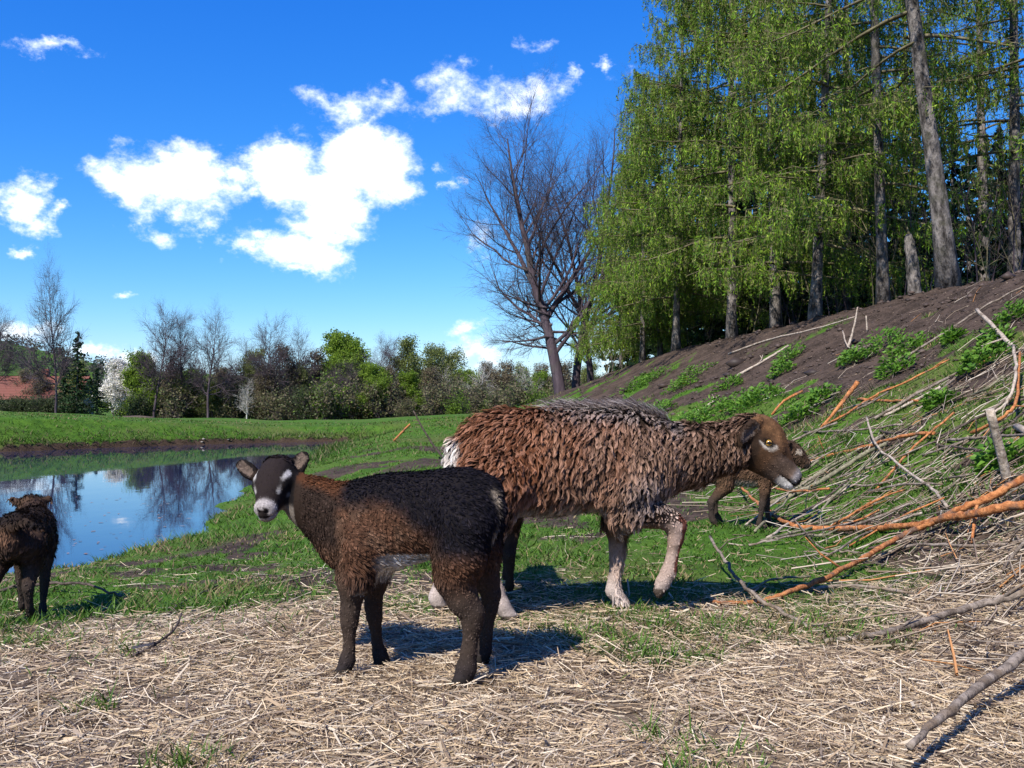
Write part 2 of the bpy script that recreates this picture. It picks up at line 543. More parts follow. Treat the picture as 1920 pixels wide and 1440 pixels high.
# ------------------------------------------------------------------ the pond
m, t, b, o = mat_new('water')
b.inputs['Base Color'].default_value = (.009, .016, .055, 1)
b.inputs['Roughness'].default_value = .025
b.inputs['IOR'].default_value = 1.33
b.inputs['Specular IOR Level'].default_value = .5
nw = tnoise(t, 2.2, 3, .5, 'Object', (1, .6, 1))
bump(t, b, nw, .05, .02)
xs, ys = np.meshgrid(np.linspace(-26, -1.6, 40), np.linspace(3.5, 34, 50))
nv = xs.size
ii = np.arange(49)[:, None] * 40 + np.arange(39)[None]
q = np.stack((ii, ii + 1, ii + 41, ii + 40), -1).reshape(-1, 4)
tag(obj('pond_water', mesh_np('pond_water', np.stack((xs, ys, np.full(xs.shape, ZW)), -1).reshape(-1, 3), q, None, True), m),
    'still blue pond water mirroring the trees', None, None, 'structure')

# ------------------------------------------------------------------ animals: one smooth skin per body, grown from a blended set of tapered forms
def cap(a, b, ra, rb, k=.02):
    return ('cap', np.array(a, float), np.array(b, float), ra, rb, k)


def ell(c, rad, rot=None, k=.03, cut=False):
    return ('cut' if cut else 'ell', np.array(c, float), np.array(rad, float), np.eye(3) if rot is None else np.array(rot, float), k)


def basis(f, up=(0, 0, 1)):
    """rows: forward, side, up"""
    f = np.array(f, float); f /= np.linalg.norm(f)
    s = np.cross(np.array(up, float), f); s /= np.linalg.norm(s)
    return np.stack((f, s, np.cross(f, s)))


def sdf_eval(pr, p):
    if pr[0] == 'cap':
        _, a, b, ra, rb, k = pr
        ab = b - a; t = np.clip(((p - a) @ ab) / max(ab @ ab, 1e-12), 0, 1)
        return np.linalg.norm(p - a - t[..., None] * ab, axis=-1) - (ra + (rb - ra) * t)
    _, c, rad, rot, k = pr
    q = (p - c) @ rot.T
    k0 = np.linalg.norm(q / rad, axis=-1); k1 = np.linalg.norm(q / rad ** 2, axis=-1)
    return k0 * (k0 - 1) / np.maximum(k1, 1e-6)


def skin(prims, h):
    lo = np.min([(np.minimum(p[1], p[2]) - max(p[3], p[4])) if p[0] == 'cap' else p[1] - p[2].max() for p in prims], 0) - 4 * h
    hi = np.max([(np.maximum(p[1], p[2]) + max(p[3], p[4])) if p[0] == 'cap' else p[1] + p[2].max() for p in prims], 0) + 4 * h
    n = np.ceil((hi - lo) / h).astype(int) + 1
    ax = [lo[i] + np.arange(n[i]) * h for i in range(3)]
    D = np.full(n, 1.0, np.float32)
    for pr in prims:
        k = pr[-1]
        if pr[0] == 'cap':
            a = np.minimum(pr[1], pr[2]) - max(pr[3], pr[4]); b = np.maximum(pr[1], pr[2]) + max(pr[3], pr[4])
        else:
            a = pr[1] - pr[2].max(); b = pr[1] + pr[2].max()
        m = k + .03
        i0 = np.clip(((a - m - lo) / h).astype(int), 0, n - 1); i1 = np.clip(np.ceil((b + m - lo) / h).astype(int) + 1, 1, n)
        sl = tuple(slice(i0[j], i1[j]) for j in range(3))
        g = np.stack(np.meshgrid(*[ax[j][sl[j]] for j in range(3)], indexing='ij'), -1)
        d = sdf_eval(pr, g); o = D[sl]
        if pr[0] == 'cut':
            hh = np.clip(.5 - .5 * (o + d) / k, 0, 1)
            D[sl] = o * (1 - hh) - d * hh + k * hh * (1 - hh)
        else:
            hh = np.clip(.5 + .5 * (d - o) / k, 0, 1)
            D[sl] = d * (1 - hh) + o * hh - k * hh * (1 - hh)
            D[sl] = np.where(o > .9, d, D[sl])
    # surface nets
    s = D < 0
    c8 = np.zeros(tuple(n - 1), np.int8)
    for dx in (0, 1):
        for dy in (0, 1):
            for dz in (0, 1):
                c8 += s[dx:n[0] - 1 + dx, dy:n[1] - 1 + dy, dz:n[2] - 1 + dz]
    cell = np.argwhere((c8 > 0) & (c8 < 8))
    idx = np.full(tuple(n - 1), -1, np.int32); idx[tuple(cell.T)] = np.arange(len(cell))
    acc = np.zeros((len(cell), 3)); cnt = np.zeros(len(cell))
    co = [np.array((dx, dy, dz)) for dx in (0, 1) for dy in (0, 1) for dz in (0, 1)]
    for a in co:
        for b in co:
            if (b - a).sum() == 1 and (b >= a).all():
                va = D[tuple((cell + a).T)]; vb = D[tuple((cell + b).T)]
                mk = (va < 0) != (vb < 0)
                t = np.where(mk, va / np.where(mk, va - vb, 1), 0)
                acc += np.where(mk[:, None], a + (b - a) * t[:, None], 0); cnt += mk
    V = lo + (cell + acc / cnt[:, None]) * h
    Q = []
    for axi in range(3):
        u, v = (axi + 1) % 3, (axi + 2) % 3
        A = [slice(None)] * 3; B = [slice(None)] * 3
        A[axi] = slice(0, -1); B[axi] = slice(1, None)
        e = np.argwhere(s[tuple(A)] != s[tuple(B)])
        e = e[(e[:, u] > 0) & (e[:, v] > 0) & (e[:, u] < n[u] - 1) & (e[:, v] < n[v] - 1)]
        U = np.zeros(3, int); U[u] = 1; Wv = np.zeros(3, int); Wv[v] = 1
        q = np.stack([idx[tuple((e - d_).T)] for d_ in (U * 0, U, U + Wv, Wv)], -1)
        flip = ~s[tuple(e.T)]
        q[flip] = q[flip][:, ::-1]
        Q.append(q)
    Q = np.concatenate(Q)
    Q = Q[(Q >= 0).all(1)]
    # two rounds of light smoothing
    for _ in range(2):
        sm = np.zeros_like(V); cn = np.zeros(len(V))
        for i in range(4):
            np.add.at(sm, Q[:, i], V[Q[:, (i + 1) % 4]]); np.add.at(cn, Q[:, i], 1)
        V = V * .5 + .5 * sm / np.maximum(cn, 1)[:, None]
    N = np.zeros_like(V)
    fn = np.cross(V[Q[:, 2]] - V[Q[:, 0]], V[Q[:, 3]] - V[Q[:, 1]])
    for i in range(4):
        np.add.at(N, Q[:, i], fn)
    N /= np.maximum(np.linalg.norm(N, axis=1, keepdims=True), 1e-9)
    return V, Q, N, np.linalg.norm(fn, axis=1) * .5


def fur(V, Q, N, area, count, dens, length, width, lift, groom, colf, seed, nseg=2, clumps=0, clump=.7, wav=0.0, jit=.25):
    """strands lying over the skin; dens/length/lift/groom/colf are functions of position"""
    rs = np.random.RandomState(seed)
    cen = V[Q].mean(1)
    w = area * dens(cen); w = w / w.sum()
    fi = rs.choice(len(Q), count, p=w)
    a, b = rs.rand(count, 1), rs.rand(count, 1)
    wts = [(1 - a) * (1 - b), a * (1 - b), a * b, (1 - a) * b]
    p = sum(wts[i] * V[Q[fi, i]] for i in range(4)); nn = sum(wts[i] * N[Q[fi, i]] for i in range(4))
    nn /= np.linalg.norm(nn, axis=1, keepdims=True)
    L = length(p) * (0.7 + .6 * rs.rand(count)); lf = lift(p)[:, None]
    g = groom(p, nn); g = g - nn * (g * nn).sum(1, keepdims=True)
    g /= np.maximum(np.linalg.norm(g, axis=1, keepdims=True), 1e-6)
    jn = rs.randn(count, 3) * jit
    d = nn * lf + g * (1 - lf) + jn * .6
    d /= np.linalg.norm(d, axis=1, keepdims=True)
    tint = rs.rand(count)
    tip = p + d * L[:, None]
    root = p - nn * .002
    if clumps:
        gi = rs.choice(count, clumps, replace=False)
        kd = kdtree.KDTree(clumps)
        for j, i in enumerate(gi):
            kd.insert(p[i], j)
        kd.balance()
        near = gi[np.array([kd.find(q)[1] for q in p])]
        far_ = np.linalg.norm(p[near] - p, axis=1)[:, None]
        ok = (far_ < .04)
        tip = np.where(ok, tip * (1 - clump) + tip[near] * clump, tip)
        tint = np.where(rs.rand(count) < .75, tint[near] * .8 + tint * .2, tint)
        wvp = rs.rand(count)[near]
    else:
        wvp = rs.rand(count)
    sd = np.cross(tip - root, nn); sd /= np.maximum(np.linalg.norm(sd, axis=1, keepdims=True), 1e-6)
    sd = sd + nn * (rs.rand(count, 1) - .5) * 1.3
    sd /= np.linalg.norm(sd, axis=1, keepdims=True)
    wd = (width * (.6 + .8 * rs.rand(count)))[:, None] if np.isscalar(width) else (width(p) * (.6 + .8 * rs.rand(count)))[:, None]
    rings = []
    for i in range(nseg):
        t = i / nseg
        c = root + (tip - root) * t + nn * (L * lf[:, 0] * .5 * math.sin(t * math.pi))[:, None] + sd * (np.sin(t * 7 + wvp * 6.3) * wav * L * t)[:, None]
        ww = wd * (1 - .35 * t)
        rings += [c - sd * ww * .5, c + sd * ww * .5]
    rings.append(tip)
    m = 2 * nseg + 1
    verts = np.stack(rings, 1).reshape(-1, 3)
    base = np.arange(count)[:, None] * m
    quads = np.concatenate([base + np.array([[2 * i, 2 * i + 1, 2 * i + 3, 2 * i + 2]]) for i in range(nseg - 1)]) if nseg > 1 else np.zeros((0, 4), int)
    tris = base + np.array([[2 * nseg - 2, 2 * nseg - 1, 2 * nseg]])
    c0, c1 = colf(p, nn, tint)
    cs = [c0 + (c1 - c0) * (i // 2 / nseg) for i in range(2 * nseg)] + [c1]
    return mesh_np('fur', verts, [quads, tris], np.clip(np.stack(cs, 1).reshape(-1, 3), .003, .9))


M_SKIN = m_vcol('animal_skin', .85, 0, .06, .45, 160)
M_FUR = m_vcol('animal_fur', .75, 0.08, .07)
M_EYE = {}
m, t, b, o = mat_new('eye_dark'); b.inputs['Base Color'].default_value = (.012, .008, .006, 1); b.inputs['Roughness'].default_value = .08; M_EYE['dark'] = m
m, t, b, o = mat_new('eye_amber')
gz = NN(t, 'ShaderNodeTexCoord'); sx = NN(t, 'ShaderNodeSeparateXYZ'); t.links.new(gz.outputs['Object'], sx.inputs[0])
dz_ = math_(t, 'ADD', math_(t, 'MULTIPLY', math_(t, 'ABSOLUTE', sx.outputs[0]), 45), math_(t, 'MULTIPLY', math_(t, 'ABSOLUTE', sx.outputs[2]), 100))
t.links.new(mixc(t, maprange(t, dz_, .5, .7), (.008, .006, .005), (.34, .19, .035)), b.inputs['Base Color']); b.inputs['Roughness'].default_value = .08; M_EYE['amber'] = m


def sphere_mesh(name, r, sc=(1, 1, 1), nu=12, nv=8):
    u = np.arange(nu) / nu * 2 * math.pi; v = np.linspace(0, math.pi, nv + 1)
    g = np.stack((np.sin(v)[:, None] * np.cos(u), np.sin(v)[:, None] * np.sin(u), np.cos(v)[:, None] + 0 * u), -1) * r * np.array(sc)
    i = np.arange(nv)[:, None] * nu; k = np.arange(nu)[None]; k2 = (k + 1) % nu
    return mesh_np(name, g.reshape(-1, 3), np.stack((i + k, i + nu + k, i + nu + k2, i + k2), -1).reshape(-1, 4), None, True)


def lerp(a, b, t):
    return np.asarray(a) + (np.asarray(b) - np.asarray(a)) * np.asarray(t)[..., None]


def build_animal(name, label, cat, group, base, prims, h, skincol, furs, eyes, eye_kind, eye_r, fur_name='coat', tone=1.0):
    base = np.array(base, float)
    V, Q, N, A = skin(prims, h)
    me = mesh_np(name, V - base, Q, np.clip(skincol(V, N) * tone, .003, .9), True)
    o = obj(name, me, M_SKIN, None, base)
    tag(o, label, cat, group)
    for i, kw in enumerate(furs):
        kw = dict(kw); cf = kw['colf']
        kw['colf'] = lambda p, n, t, cf=cf: tuple(c * tone for c in cf(p, n, t))
        fm = fur(V, Q, N, A, **kw)
        co = np.empty(len(fm.vertices) * 3, np.float32); fm.vertices.foreach_get('co', co)
        fm.vertices.foreach_set('co', (co.reshape(-1, 3) - base.astype(np.float32)).ravel())
        f = obj(fur_name if i == 0 else ('mane' if i == 1 else 'leg_hair'), fm, M_FUR, o)
        f['kind'] = 'stuff'
    for (c, s) in eyes:
        e = obj('eye', sphere_mesh('eye', eye_r), M_EYE[eye_kind], o, np.array(c) - base)
        B = basis(np.cross((0, 0, 1.0), s))
        e.rotation_euler = Matrix(B.T.tolist()).to_euler()
    return o


def head_forms(hc, f, side, up, L, W_, k=.02, ear=None):
    """a sheep's head: cranium at hc, face running along f for length L, width W_"""
    f, side, up = (np.array(v, float) for v in (f, side, up))
    rot = np.stack((f, side, up))
    pr = [ell(hc, (W_ * .62, W_ * .5, W_ * .52), rot, .02),
          ell(hc + f * W_ * .35 - up * W_ * .08, (W_ * .62, W_ * .44, W_ * .46), rot, .025),
          cap(hc + f * L * .30 - up * W_ * .05, hc + f * L * .80 - up * W_ * .20, W_ * .37, W_ * .235, .03),
          cap(hc + f * L * .15 - up * W_ * .38, hc + f * L * .78 - up * W_ * .37, W_ * .27, W_ * .16, .03),
          ell(hc + f * L * .86 - up * W_ * .22, (W_ * .25, W_ * .27, W_ * .22), rot, .02),
          ell(hc + f * L * .84 - up * W_ * .42, (W_ * .20, W_ * .19, W_ * .13), rot, .015)]
    for s in (-1, 1):
        pr.append(ell(hc + f * W_ * .48 + side * s * W_ * .36 + up * W_ * .12, (W_ * .2, W_ * .12, W_ * .13), rot, .02))     # brow
        pr.append(ell(hc + f * L * .98 + side * s * W_ * .10 - up * W_ * .17, (W_ * .06, W_ * .055, W_ * .035), rot, .012, True))  # nostril
    for s in (-1, 1):
        pr.append(ell(hc + f * L * .90 + side * s * W_ * .2 - up * W_ * .33, (W_ * .30, W_ * .10, W_ * .018), rot, .008, True))  # mouth
    return pr


def ear_forms(base, tip, face, wid, k=.012):
    base = np.array(base, float); tip = np.array(tip, float)
    ax = tip - base; L = np.linalg.norm(ax); ax = ax / L
    fc = np.array(face, float); fc -= ax * fc.dot(ax); fc /= np.linalg.norm(fc)
    rot = np.stack((ax, np.cross(fc, ax), fc))
    c = (base + tip) / 2
    return [cap(base - ax * wid * .3, base + ax * L * .3, wid * .34, wid * .42, k),
            ell(c, (L * .56, wid * .5, wid * .22), rot, k),
            ell(c + fc * wid * .26 + ax * L * .04, (L * .44, wid * .36, wid * .26), rot, .006, True)]


def dist_seg(p, a, b):
    a = np.array(a, float); b = np.array(b, float); ab = b - a
    t = np.clip(((p - a) @ ab) / (ab @ ab), 0, 1)
    return np.linalg.norm(p - a - t[..., None] * ab, axis=-1), t


# ---- the dark lamb that looks at the camera
def front_lamb():
    F = lambda x, y, Y: P(x, y, Y - .09)
    nf_, ff_, nh, fh = 2.655, 2.76, 2.57, 2.785          # distances of near fore, far fore, near hind, far hind leg
    prims = []
    mid = 2.68
    # trunk
    prims += [ell(F(690, 985, 2.73), (.125, .080, .116), basis(F(690, 985, 2.73) - F(800, 970, 2.68)), .05),
              ell(F(765, 972, 2.70), (.145, .090, .110), basis(F(690, 980, 2.73) - F(850, 965, 2.64)), .07),
              ell(F(865, 960, 2.645), (.112, .086, .108), basis(F(765, 968, 2.70) - F(865, 955, 2.63)), .06),
              ell(F(800, 918, 2.68), (.18, .05, .036), basis(F(690, 930, 2.73) - F(900, 915, 2.63)), .05),
              ell(F(655, 1008, 2.75), (.072, .062, .09), None, .05)]
    # neck
    prims += [cap(F(668, 972, 2.74), F(600, 940, 2.76), .080, .057, .045), cap(F(600, 940, 2.76), F(545, 912, 2.775), .057, .044, .03),
              cap(F(640, 1015, 2.75), F(565, 955, 2.76), .052, .038, .04)]
    # head
    hc = F(520, 892, 2.77); f = np.array((-.10, -.82, -.53)); f /= np.linalg.norm(f)
    side = np.array((-.99, .10, -.06)); side -= f * side.dot(f); side /= np.linalg.norm(side)   # towards picture-left
    up = np.cross(side, f); up = up if up[2] > 0 else -up
    prims += head_forms(hc, f, side, up, .138, .100)
    E1, E2 = (F(478, 892, 2.80), F(445, 866, 2.80)), (F(551, 886, 2.80), F(574, 848, 2.80))
    prims += ear_forms(*E1, (.15, -.97, -.1), .044)
    prims += ear_forms(*E2, (-.25, -.95, 0.0), .048)
    # legs
    def leg(pts, k=.022):
        for i, (a, b) in enumerate(zip(pts[:-1], pts[1:])):
            prims.append(cap(F(*a[:3]), F(*b[:3]), a[3] * .87, b[3] * .87, .05 if i == 0 else (.03 if i == 1 else k * .55)))
    leg([(672, 1030, nf_, .062), (664, 1085, nf_, .046), (657, 1145, nf_, .027), (655, 1165, nf_, .025), (655, 1215, nf_, .0155), (651, 1238, nf_, .0225), (645, 1258, nf_, .020), (637, 1264, nf_ - .02, .020)])
    leg([(706, 1040, ff_, .055), (702, 1085, ff_, .036), (700, 1135, ff_, .026), (702, 1155, ff_, .023), (707, 1206, ff_, .015), (712, 1226, ff_, .0215), (718, 1243, ff_, .021), (710, 1247, ff_ - .015, .017)])
    leg([(872, 985, nh, .082), (862, 1045, nh, .072), (852, 1085, nh, .056), (868, 1125, nh, .043), (886, 1150, nh, .033), (886, 1170, nh, .0265), (879, 1222, nh, .021), (875, 1252, nh, .027), (868, 1275, nh, .024), (859, 1284, nh - .02, .022)], .028)
    leg([(905, 985, fh, .07), (905, 1040, fh, .052), (912, 1085, fh, .040), (921, 1115, fh, .029), (918, 1140, fh, .024), (910, 1195, fh, .020), (907, 1218, fh, .023), (904, 1234, fh, .021), (897, 1240, fh - .015, .018)], .025)
    # tail
    prims += [cap(F(925, 915, 2.62), F(936, 955, 2.60), .022, .018, .015), cap(F(936, 955, 2.60), F(934, 992, 2.60), .018, .010, .01)]
    wth = F(650, 905, 2.74); rmp = F(930, 915, 2.62)
    ax = (rmp - wth); ax[2] = 0; LL = np.linalg.norm(ax); ax /= LL
    latv = np.array((-ax[1], ax[0], 0)); latv = latv if latv[1] < 0 else -latv     # towards the viewer
    eyes = []
    for s in (-1, 1):
        eyes.append((hc + f * .047 + side * s * .0415 + up * .008, side * s + f * .35))
    neck0, neck1 = F(650, 950, 2.74), F(545, 905, 2.765)

    def colour(p, n):
        s = (p - wth) @ ax / LL                                # 0 withers .. 1 rump
        z = p[:, 2]
        nz = fbm(p[:, 0] * 22 + 50, p[:, 2] * 22 + p[:, 1] * 15 + 50, 3, 3)
        black = np.array((.009, .008, .013)); brown = np.array((.115, .055, .032)); grey = np.array((.06, .052, .05)); tan = np.array((.19, .115, .075))
        c = np.broadcast_to(brown, p.shape).copy()
        c = lerp(c, tan, .45 * smooth(nz, .45, .65))
        c = c * (.6 + .8 * fbm(p[:, 0] * 90 + 5, p[:, 2] * 45 + 5, 6, 2))[:, None]
        backz = .515 + .02 * s
        dark = smooth(z + .05 * (nz - .5), backz - .10 - .11 * smooth(s, .3, .7), backz - .04 - .08 * smooth(s, .3, .7))
        dark = np.maximum(dark, smooth(s, .55, .8) * smooth(z, .30, .36))
        dark = dark * smooth(s + .1 * (nz - .5), -.12, .06)
        c = lerp(c, black, dark)
        neckd, tn = dist_seg(p, neck0, neck1)
        c = lerp(c, lerp(np.array((.042, .026, .020)), np.array((.13, .05, .022)), smooth(n[:, 2], .45, .85)), smooth(-s + .12 * (nz - .5), -.05, .03) * smooth(z, .31, .36))  # neck darkened: the head's shadow painted into the coat, rust along the top
        leg_ = smooth(-z, -.30, -.20)
        c = lerp(c, lerp(np.array((.075, .055, .045)), np.array((.035, .032, .036)), smooth(-z, -.10, -.03)), leg_ * .9)
        belly = smooth(-n[:, 2], .3, .7) * (s > .14) * (s < .70) * (z > .22) * (z < .325)
        c = lerp(c, np.array((.85, .77, .70)), belly)
        # rump patch
        rp, _ = dist_seg(p, F(918, 935, 2.60), F(915, 1000, 2.58))
        patch = smooth(-rp, -.034, -.02) * smooth(-(p @ latv), -10, 10)
        c = lerp(c, np.array((.50, .40, .30)), patch * (n @ ax > -.1))
        tl, tt = dist_seg(p, F(928, 918, 2.61), F(935, 992, 2.60))
        c = np.where((tl < .024)[:, None] & (tt > .15)[:, None], black, c)
        gk, _ = dist_seg(p, F(905, 1020, 2.62), F(900, 1130, 2.62))
        c = np.where(((gk < .05) & (n @ ax > .35) & (z < .33))[:, None], np.array((.16, .08, .04)), c)
        # head
        q = p - hc; hf, hs, hu = q @ f, q @ side, q @ up
        hd = (hf > -.055) & (np.linalg.norm(q, axis=1) < .16) & (np.abs(hs) < .062) & ((hf > -.01) | (hu > 0))
        hcx = lerp(np.broadcast_to(np.array((.034, .024, .025)), p.shape), np.array((.013, .011, .013)), smooth(np.abs(hs), .026, .044))
        hcx = lerp(hcx, np.array((.62, .55, .53)), smooth(hf, .106, .119))
        hcx = lerp(hcx, np.array((.03, .022, .022)), smooth(hf, .120, .128) * (np.abs(hs) < .015) * (hu > -.034) * (hu < -.006))
        hcx = lerp(hcx, np.array((.34, .29, .25)), smooth(-hu, .035, .050) * smooth(hf, .045, .085))
        q3 = np.stack((hf, np.abs(hs), hu), -1)
        e = np.linalg.norm((q3 - np.array((.047, .040, .006))) * np.array((.9, .6, 1.1)), axis=1)
        br, _ = dist_seg(q3, (.080, .027, .006), (.050, .036, .024)); br2, _ = dist_seg(q3, (.050, .036, .024), (.022, .047, .026))
        hcx = lerp(hcx, np.array((.82, .76, .72)), smooth(-np.minimum(br, br2), -.0105, -.006))
        un, _ = dist_seg(q3, (.062, .042, -.016), (.045, .047, -.018))
        hcx = lerp(hcx, np.array((.40, .37, .36)), smooth(-un, -.012, -.005) * .8)
        hcx = lerp(hcx, np.array((.007, .006, .006)), smooth(-e, -.017, -.0135))
        tear, _ = dist_seg(q3, (.056, .041, -.004), (.080, .031, -.022))
        hcx = lerp(hcx, np.array((.007, .006, .006)), smooth(-tear, -.0075, -.004))
        c = np.where(hd[:, None], hcx, c)
        # ears: pale inside, dark rim
        for (b0, t0) in (E1, E2):
            ed, et = dist_seg(p, b0, t0)
            isear = (ed < .030) & (et > .10)
            inner = (n[:, 1] < -.25) & (ed < .0135) & (et < .9)
            c = np.where(isear[:, None], np.where(inner[:, None], np.array((.24, .175, .14)), np.array((.015, .012, .013))), c)
        hoof = smooth(-z, -.034, -.026)
        c = lerp(c, np.array((.03, .026, .024)), hoof)
        return c

    def head_mask(p):
        q = p - hc
        return (np.linalg.norm(q, axis=1) < .16) & (q @ f > -.012) & (np.abs(q @ side) < .08)

    def lenf(p):
        s = (p - wth) @ ax / LL
        L = np.where(p[:, 2] < .26, .0042, .0115)
        L = np.where((p[:, 2] > .24) & (p[:, 2] < .31) & (s > .14) & (s < .66), .024, L)
        L = np.where(head_mask(p), .0045, L)
        ed = np.minimum(dist_seg(p, *E1)[0], dist_seg(p, *E2)[0])
        L = np.where((ed < .03) & (p[:, 2] > .5), .004, L)
        return np.where(p[:, 2] < .035, .0005, L)

    def groom(p, n):
        g = np.tile(ax * .75 + np.array((0, 0, -.65)), (len(p), 1))
        g = np.where((p[:, 2] < .28)[:, None], np.array((0, 0, -1.0)), g)
        g = np.where(head_mask(p)[:, None], -f, g)
        return g

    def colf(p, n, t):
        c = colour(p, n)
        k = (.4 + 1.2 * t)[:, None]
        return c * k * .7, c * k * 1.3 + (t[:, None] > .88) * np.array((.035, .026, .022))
    base = F(760, 1268, 2.68); base[2] = float(H(base[0], base[1]))
    build_animal('dark_lamb', 'dark brown and black lamb with white muzzle turning its face to the viewer', 'lamb', None, base, prims, .0056,
                 lambda V, N: colour(V, N) * .8,
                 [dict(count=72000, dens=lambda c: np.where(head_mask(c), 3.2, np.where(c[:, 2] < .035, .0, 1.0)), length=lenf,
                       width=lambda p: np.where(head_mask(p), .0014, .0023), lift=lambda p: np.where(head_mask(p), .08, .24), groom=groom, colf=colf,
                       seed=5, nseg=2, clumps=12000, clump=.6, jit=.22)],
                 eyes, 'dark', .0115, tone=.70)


front_lamb()


# ---- the shaggy ewe walking behind it
def ewe():
    F = lambda x, y, Y: P(x, y, Y + float(np.interp(x, [840, 1300], [-.13, -.03])))
    C = 3.42                                                    # distance of the ewe's spine
    prims = [ell(F(1170, 866, C), (.150, .120, .172), None, .05),
             ell(F(1050, 862, C), (.27, .145, .160), None, .07),
             ell(F(940, 862, C), (.160, .125, .148), None, .06),
             ell(F(1060, 806, C), (.33, .07, .062), None, .05),
             ell(F(1000, 898, C), (.20, .12, .10), None, .05),
             ell(F(1192, 888, C), (.10, .09, .112), None, .05)]
    # neck
    prims += [cap(F(1195, 865, C), F(1290, 853, C), .138, .100, .05), cap(F(1290, 853, C), F(1365, 838, C), .100, .080, .04), cap(F(1365, 838, C), F(1400, 828, C), .080, .066, .03)]
    # head
    hc = F(1414, 822, C); f = np.array((.80, -.10, -.59)); f /= np.linalg.norm(f)
    side = np.array((.12, .99, .0)); side -= f * side.dot(f); side /= np.linalg.norm(side)
    up = np.cross(side, f); up = up if up[2] > 0 else -up
    prims += head_forms(hc, f, side, up, .205, .150)
    prims += [ell(hc + f * .02 + up * .035, (.07, .055, .055), np.stack((f, side, up)), .03)]
    near = -side
    EA, EB = hc + near * .066 + up * .040 - f * .034, hc + near * .125 - up * .040 - f * .045
    prims += ear_forms(EA, EB, (.85, -.5, .1), .058)
    prims += ear_forms(hc - near * .068 + up * .040 - f * .030, hc - near * .118 - up * .030 - f * .03, (.75, .6, .1), .046)
    nfl, ffl, nhl, fhl = C - .085, C + .075, C - .10, C + .09

    def leg(pts, k=.025):
        for i, (a, b) in enumerate(zip(pts[:-1], pts[1:])):
            prims.append(cap(F(*a[:3]), F(*b[:3]), a[3] * .87, b[3] * .87, .05 if i == 0 else (.03 if i == 1 else k * .55)))
    # lifted near fore leg
    leg([(1175, 915, nfl, .095), (1180, 958, nfl, .066), (1222, 964, nfl, .052), (1254, 974, nfl, .041), (1268, 987, nfl, .038), (1267, 1010, nfl, .029), (1259, 1050, nfl, .022), (1254, 1072, nfl, .029), (1243, 1092, nfl, .027), (1236, 1108, nfl, .020), (1236, 1116, nfl, .013)])
    # standing far fore leg
    leg([(1165, 930, ffl, .08), (1157, 985, ffl, .045), (1158, 1025, ffl, .033), (1157, 1045, ffl, .029), (1151, 1090, ffl, .0235), (1150, 1107, ffl, .030), (1160, 1122, ffl, .026), (1167, 1132, ffl - .01, .024)])
    # near hind leg, set forward
    leg([(925, 905, nhl, .13), (905, 960, nhl, .10), (893, 1000, nhl, .06), (906, 1035, nhl, .040), (915, 1060, nhl, .029), (933, 1108, nhl, .0245), (941, 1135, nhl, .030), (952, 1152, nhl, .026), (964, 1161, nhl, .022)])
    # far hind leg, stretched back
    leg([(900, 905, fhl, .11), (875, 960, fhl, .08), (855, 1010, fhl, .052), (842, 1048, fhl, .040), (836, 1068, fhl, .031), (824, 1102, fhl, .026), (819, 1120, fhl, .031), (824, 1137, fhl, .024), (832, 1142, fhl, .019)])
    prims += [cap(F(862, 838, C), F(852, 872, C), .03, .022, .03)]
    eyes = [(hc + f * .040 + near * .0635 + up * .012, near + f * .2), (hc + f * .040 - near * .0635 + up * .012, -near + f * .2)]
    zb = lambda p: p[:, 2]
    xr, xn = F(840, 850, C)[0], F(1262, 800, C)[0]
    Lx = xn - xr

    def headm(p):
        q = p - hc
        return ((q @ f > -.045) & (np.linalg.norm(q, axis=1) < .27) & (p[:, 0] > F(1392, 0, C)[0])) | ((dist_seg(p, EA, EB)[0] < .036) & (q @ near > .064))

    def legm(p):
        """1 on the bare lower legs"""
        return smooth(-p[:, 2], -.32, -.27)

    def colour(p, n):
        s = (p[:, 0] - xr) / Lx; z = p[:, 2]
        nz = fbm(p[:, 0] * 14 + 9, p[:, 2] * 9 + 9, 17, 3)
        red = np.array((.195, .075, .036)); dull = np.array((.215, .125, .085)); grey = np.array((.26, .21, .19))
        c = lerp(np.broadcast_to(red, p.shape), dull, smooth(s + .5 * (nz - .5), .25, .95))
        c = lerp(c, dull * 1.25, smooth(-z + .1 * (nz - .5), -.50, -.38) * .7)
        c = lerp(c, grey, smooth(n[:, 2], .55, .9) * smooth(s + .2 * (nz - .5), .38, .7) * (s < 1.05) * .9)
        c = lerp(c, np.array((.115, .062, .038)), smooth(s, 1.0, 1.15) * .75)
        sh = F(1215, 925, C)
        c = lerp(c, np.array((.27, .22, .20)), smooth(-np.linalg.norm((p - sh)[:, [0, 2]], axis=1), -.12, -.04) * .7)
        c = lerp(c, np.array((.40, .33, .29)), smooth(-n[:, 2], .35, .75) * (z < .40) * (z > .30) * (s > .1))
        c = lerp(c, np.array((.70, .62, .56)), smooth(-s + .04 * (nz - .5), -.085, -.05) * smooth(z, .40, .44) * smooth(-z, -.62, -.58) * (n[:, 0] < -.35))
        # legs
        lg = np.broadcast_to(np.array((.15, .095, .065)), p.shape)
        lg = lerp(lg, np.array((.50, .37, .31)), smooth(-z + .05 * (nz - .5), -.27, -.19))
        lg = lerp(lg, np.array((.62, .51, .46)), smooth(-z, -.16, -.06))
        upx, _ = dist_seg(p, F(1215, 965, nfl), F(1262, 985, nfl))
        c = lerp(c, lg, legm(p))
        c = np.where(((upx < .07) & (z < .365))[:, None] & (p[:, 0] > F(1200, 0, nfl)[0])[:, None], lerp(np.array((.20, .125, .09)), np.array((.50, .36, .30)), smooth(p[:, 0], F(1225, 0, nfl)[0], F(1262, 0, nfl)[0])), c)
        rs_, _ = dist_seg(p, F(1262, 985, nfl), F(1260, 1050, nfl))
